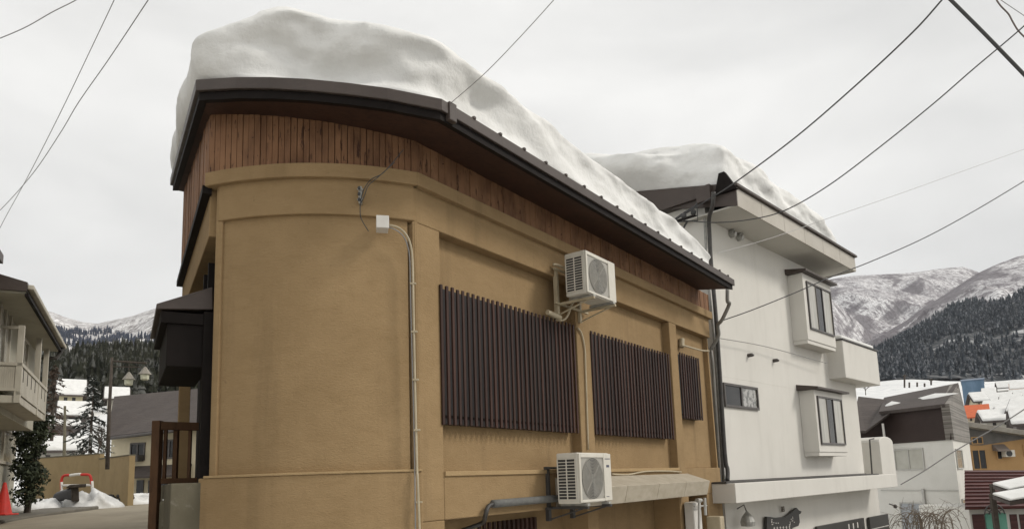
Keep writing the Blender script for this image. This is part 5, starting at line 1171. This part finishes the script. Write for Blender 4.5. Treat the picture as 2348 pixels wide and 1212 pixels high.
# ------------------------------------------------------------------ vegetation
def leaf_cloud(mb_, c, rx, ry, rz, n, size, fn=None, flat=.0):
    for _ in range(n):
        while True:
            v=Vector((random.uniform(-1,1),random.uniform(-1,1),random.uniform(-1,1)))
            if v.length<=1: break
        v=v*(.55+.45*random.random()) if random.random()<.5 else v
        p=Vector(c)+Vector((v.x*rx,v.y*ry,v.z*rz))
        if noise.noise(p*(1.6/max(.3,rx)))<-.12: continue
        a=Vector((random.gauss(0,1),random.gauss(0,1),random.gauss(0,1)-flat)).normalized(); b=a.cross(Vector((random.gauss(0,1),random.gauss(0,1),random.gauss(0,1)))).normalized(); s=size*random.uniform(.6,1.4)
        mb_.add([p-b*s*.35,p+a*s,p+b*s*.35,p-a*s*.4],[(0,1,2,3)])
def conifer_tree(label,x,yb,yt,Y,wr,name='conifer_tree',m=LEAFC,n=70,dens=14,group=None,snow=False):
    b=at(x,yb,Y); t=at(x+(yb-yt)*.0,yt,Y); h=t.z-b.z; T=thing(name,label,'tree',tuple(b),group)
    m_=MB(); m_.tube([b,Vector((b.x,b.y,t.z-.1*h))],h*.022,8,h*.004); m_.build('trunk',BARK,T)
    m_=MB(); sn=MB()
    for i in range(n):
        f=i/n; z=b.z+h*(.12+.88*f); rad=h*wr*(1-f)**.8*random.uniform(.6,1.15)+.05; g=random.uniform(0,6.28)
        d=Vector((math.cos(g),math.sin(g),-.25-.2*(1-f))); o_=Vector((b.x,b.y,z)); m_.tube([o_,o_+d*rad],.012*h*.3,4,.003)
        for k in range(dens):
            q=random.random()**.7; p=o_+d*rad*q; a=(d+Vector((random.gauss(0,.6),random.gauss(0,.6),random.gauss(0,.35)-.2))).normalized(); bb_=a.cross(Vector((random.gauss(0,.4),random.gauss(0,.4),1))).normalized(); s=h*.045*random.uniform(.6,1.3)
            m_.add([p-bb_*s*.3,p+a*s,p+bb_*s*.3],[(0,1,2)])
            if snow and random.random()<.16: sn.add([p-bb_*s*.5+Vector((0,0,.02)),p+a*s*.8+Vector((0,0,.02)),p+bb_*s*.5+Vector((0,0,.02))],[(0,1,2)])
    cr_=m_.build('crown',m,T,fix=False)
    if snow: tag(sn.build('snow_dusting',SNOW,cr_,fix=False),kind='stuff')
def bare_tree(label,x,yb,yt,Y,name='bare_tree',depth=5,spread=.55,group=None,m=BARK,th=.02):
    b=at(x,yb,Y); h=at(x,yt,Y).z-b.z; T=thing(name,label,'tree',tuple(b),group); m_=MB(); c_=MB()
    m_.tube([b,b+Vector((0.02*h,0,h*.3))],h*th,7,h*th*.75); m_.build('trunk',m,T)
    def br(p,d,l,r,k):
        q=p+d*l; mid=p+d*l*.5+Vector((random.gauss(0,.05),random.gauss(0,.05),random.gauss(0,.04)))*l; c_.tube([p,mid,q],r,4,r*.6)
        if k==0: return
        for _ in range(3 if k>2 else 2):
            nd=(d+Vector((random.gauss(0,spread),random.gauss(0,spread),random.gauss(.12,spread*.6)))).normalized(); br(q if random.random()<.6 else mid,nd,l*random.uniform(.6,.82),r*.6,k-1)
    for _ in range(3): br(b+Vector((.02*h,0,h*.3)),Vector((random.gauss(0,.4),random.gauss(0,.4),1)).normalized(),h*.25,h*th*.7,depth)
    c_.build('crown',m,T,fix=False)
conifer_tree('large drooping conifer dusted with snow left of the street lamp',205,1062,862,40,.30,snow=True,n=90,dens=16)
conifer_tree('reddish brown cedar behind the balcony corner of the left house',118,1010,838,60,.26,m=mat('rusty_foliage',(.05,.03,.018),.8,(.09,.06,.04),3),n=80,dens=14)
bare_tree('small dark bare tree between the conifer and the street lamp',222,1062,960,34,depth=4)
conifer_tree('low dark bush-like conifer at the foot of the street lamp',236,1065,985,36,.5,n=60,dens=14,m=LEAF,snow=True)
# climbing shrub next to left house
sh=thing('overgrown_shrub','tall dark overgrown evergreen shrub against the left house','shrub',gp(62,1160,18))
c=Vector(gp(62,1160,18)); m_=MB(); m_.tube([c,c+Vector((.1,0,1.2)),c+Vector((.25,0,2.2))],.08,6,.03); m_.build('trunk',BARK,sh)
m_=MB()
for (x,y,rx,rz,n) in ((62,1130,.30,.35,900),(60,1075,.32,.45,1400),(68,1015,.42,.42,1500),(88,965,.32,.28,900),(55,975,.30,.25,600),(82,1090,.25,.3,600),(100,990,.2,.25,350)):
    leaf_cloud(m_,at(x,y,17.6),rx,.45,rz,n,.075,flat=.3)
m_.build('crown',LEAF,sh,fix=False)
tip=at(2200,1180,60)
bare_tree('tiny dark bare tree peeping between the white house and the brown roof',1985,905,872,75,depth=4,th=.03)
# arching bare shrub bottom right
ash=thing('arching_shrub','leafless shrub of arching brown branches at the bottom right','shrub',tuple(at(2120,1260,19)))
m_=MB()
for k in range(30):
    x0=random.uniform(2070,2190); hgt=random.uniform(15,62); wd=random.uniform(15,60)*random.choice((-1,1)); Y=random.uniform(18.4,19.6)
    pp=[at(x0,1250,Y),at(x0+wd*.15,1212-hgt*.4,Y),at(x0+wd*.55,1218-hgt*.85,Y),at(x0+wd,1222-hgt*.7,Y),at(x0+wd*1.35,1240-hgt*.3,Y)]
    m_.tube(smooth_path(pp,4),.014,5,.004)
    for _ in range(6):
        a_=pp[random.choice((1,2,3))]+Vector((random.gauss(0,.1),0,random.gauss(0,.1))); m_.tube([a_,a_+Vector((random.gauss(0,.2),random.gauss(0,.1),random.uniform(.05,.3)))],.006,4,.002)
m_.build('branches',mat('twig_brown',(.13,.10,.075),.9,(.19,.15,.11),5),ash)
# ------------------------------------------------------------------ mountains & forests
def ridge(name, rl, Yr, foot, Yf, m, rough=18, rows=44, cols=150, seed=0, back=500):
    xs=[p[0] for p in rl]; x0,x1=xs[0],xs[-1]; vs=[];n=cols+1
    for j in range(rows+1):
        f=j/rows
        for i in range(n):
            x=lerp(x0,x1,i/cols); yr=interp(rl,x); yf=interp(foot,x)
            a=at(x,yf,interp(Yf,x) if hasattr(Yf,'__len__') else Yf); b=at(x,yr,Yr); p=a.lerp(b,f)
            g=noise.fractal(Vector((p.x*.006+seed,p.y*.003,p.z*.002)),.8,2.1,5); rg=abs(noise.noise(Vector((p.x*.0055+p.z*.006+seed,p.y*.0016,seed))))+.5*abs(noise.noise(Vector((p.x*.014-p.z*.004,p.y*.004,seed+5)))); p.z+=(rough*g*.7+rough*1.9*(.42-rg))*math.sin(min(1,f*1.1)*math.pi)+rough*.12*g*f
            vs.append(p)
    for i in range(n):      # back slope
        q=vs[rows*n+i].copy(); q.y+=back; q.x*=1+back/Yr; q.z-=back*.9; vs.append(q)
    fs=[(j*n+i,j*n+i+1,(j+1)*n+i+1,(j+1)*n+i) for j in range(rows+1) for i in range(cols)]
    m_=MB(); m_.add(vs,fs); o=m_.build(name,m,loc=(0,0,0),smooth=True,fix=False); return tag(o,kind='structure'),vs,n
MTN=layered('mountain_bare_woods',(.50,.485,.495),(.82,.81,.81),[((.22,.20,.21),.035,(3,.7,.6),.47,.60,.85),((.15,.135,.145),.011,(.16,.25,1.3,-.62),.50,.57,.8),((.13,.115,.125),.13,(2.4,.8,.6),.50,.60,.75)],rough=1,bump=0,s0=.006,spec=0)
MTN2=layered('mountain_snow_woods',(.52,.51,.51),(.84,.83,.82),[((.17,.15,.145),.05,(3,.6,.5),.48,.60,.85),((.14,.12,.12),.16,(2.4,.8,.5),.52,.6,.7)],rough=1,bump=0,s0=.008,spec=0)
DKF=layered('dark_forest_slope',(.05,.055,.06),(.10,.105,.11),[((.55,.55,.55),.02,(1,1,.6),.56,.64,.9),((.30,.29,.29),.11,(1.6,.8,1),.54,.62,.5)],rough=1,bump=0,s0=.03,spec=0)
_lm,lmv,lmn=ridge('left_mountain',[(-700,560),(-300,640),(-100,690),(60,700),(115,714),(150,727),(190,738),(222,741),(262,733),(310,722),(360,706),(420,690),(520,650),(700,640)],1900,[(-700,880),(700,860)],900,MTN2,rough=28,seed=2)
ridge('right_far_mountain',[(1500,700),(1750,650),(1900,640),(1960,632),(2060,627),(2120,620),(2180,613),(2210,612),(2260,630),(2400,660),(2700,700)],2600,[(1500,800),(1950,790),(2700,800)],1700,MTN,rough=35,seed=5)
ridge('right_spur',[(1930,862),(1985,800),(2025,765),(2080,730),(2140,690),(2200,650),(2240,628),(2290,606),(2348,586),(2450,560),(2700,520),(3000,560)],1700,[(1930,880),(3000,860)],800,MTN,rough=40,seed=8)
ridge('right_low_spur',[(1880,670),(1925,702),(1965,735),(1995,765),(2020,800),(2060,850)],1500,[(1880,860),(2060,880)],1300,MTN,rough=12,seed=3,cols=60)
o1,fv,fn=ridge('forest_slope',[(1900,880),(1985,830),(2030,800),(2080,768),(2130,740),(2180,708),(2230,692),(2280,700),(2310,690),(2348,662),(2450,640),(2700,600),(3000,640)],820,[(1900,885),(2030,868),(2200,866),(2290,885),(3000,930)],430,DKF,rough=14,seed=4,back=250)
def conifer_wood(name,sites,m,label):
    m_=MB()
    for (p,h) in sites:
        w_=h*random.uniform(.16,.24); ph=random.uniform(0,6)
        for t in range(4):
            z0=h*(.05+.22*t); z1=h*min(1.0,.42+.22*t); r=w_*(1-.2*t); b=len(m_.v); ns=7
            vs=[p+Vector((r*math.cos(ph+6.283*k/ns)*(1 if k%2 else .72),r*math.sin(ph+6.283*k/ns)*(1 if k%2 else .72),z0)) for k in range(ns)]+[p+Vector((0,0,z1))]
            m_.add(vs,[(k,(k+1)%ns,ns) for k in range(ns)])
    o=m_.build(name,m,loc=(0,0,0),fix=False); tag(o,label,'forest',kind='stuff'); return o
def tree_mat(name,c,c2,frost,k):
    return layered(name,c,c2,[(frost,.35,(1,1,1),.5,.62,k)],rough=1,bump=0,s0=.12,spec=0,island=.25)
FORL=tree_mat('left_forest',(.016,.018,.013),(.042,.042,.030),(.30,.30,.29),.32)
FORR=tree_mat('right_forest',(.035,.043,.052),(.07,.078,.088),(.40,.41,.43),.45)  # paler bluish tones carry some of the distance haze in the colour
sites=[]
for k in range(4200):
    Y=random.uniform(150,420)**1.0; th=random.uniform(-.80,-.34); x=th*Y; z=gz(x,Y)
    py=EYE
    z_t=z+noise.noise(Vector((x*.02,Y*.02,0)))*4
    if Y<190 and -.70<th<-.50 and random.random()<.6: continue
    sites.append((Vector((x,Y,z_t-1)),random.uniform(7,12.5)*(1 if Y>180 else .75)))
conifer_wood('left_forest',sites,FORL,'dark snow-dusted conifer forest on the left hillside')
sites=[]
rows=44; nn=fn
for k in range(8000):
    i=random.randrange(0,nn-1); f=random.random()**.8; j=int(f*rows); p=fv[j*nn+i].lerp(fv[min(rows,j+1)*nn+i+1],random.random())
    g=noise.noise(Vector((p.x*.008,p.y*.008,3)))
    if p.x/p.y>.60 and .25<f<.8 and g>.05 and random.random()<.9: continue
    if g>.34 and f>.3: continue
    sites.append((p-Vector((0,0,1)),random.uniform(5.5,12)))
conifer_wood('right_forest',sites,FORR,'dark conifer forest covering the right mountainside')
sites=[]
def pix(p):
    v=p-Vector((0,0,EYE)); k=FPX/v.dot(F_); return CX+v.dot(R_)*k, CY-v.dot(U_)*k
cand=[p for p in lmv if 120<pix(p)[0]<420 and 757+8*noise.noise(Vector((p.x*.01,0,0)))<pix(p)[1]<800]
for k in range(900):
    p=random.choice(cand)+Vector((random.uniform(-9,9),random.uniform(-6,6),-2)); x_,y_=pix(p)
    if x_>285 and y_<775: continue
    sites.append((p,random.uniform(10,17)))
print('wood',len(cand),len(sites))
conifer_wood('far_left_wood',sites,tree_mat('haze_tinted_wood',(.03,.038,.06),(.05,.06,.09),(.3,.3,.33),.3),'distant conifer wood coloured haze-blue below the left mountain ridge')  # blue tone paints the distance haze into the trees' colour

# ------------------------------------------------------------------ haze
hz=MB(); hz.hexa([(-4300,-60,-6),(4300,-60,-6),(4300,4600,-6),(-4300,4600,-6),(-4300,-60,1400),(4300,-60,1400),(4300,4600,1400),(-4300,4600,1400)])
hm=bpy.data.materials.new('haze_air'); hm.use_nodes=True; t=hm.node_tree; t.nodes.clear()
o_=N(t,'ShaderNodeOutputMaterial'); v_=N(t,'ShaderNodeVolumePrincipled'); v_.inputs['Color'].default_value=(.86,.90,.97,1); v_.inputs['Density'].default_value=.00006; v_.inputs['Anisotropy'].default_value=.2
t.links.new(v_.outputs[0],o_.inputs['Volume'])
tag(hz.build('haze',hm,loc=(0,0,0)),kind='stuff')
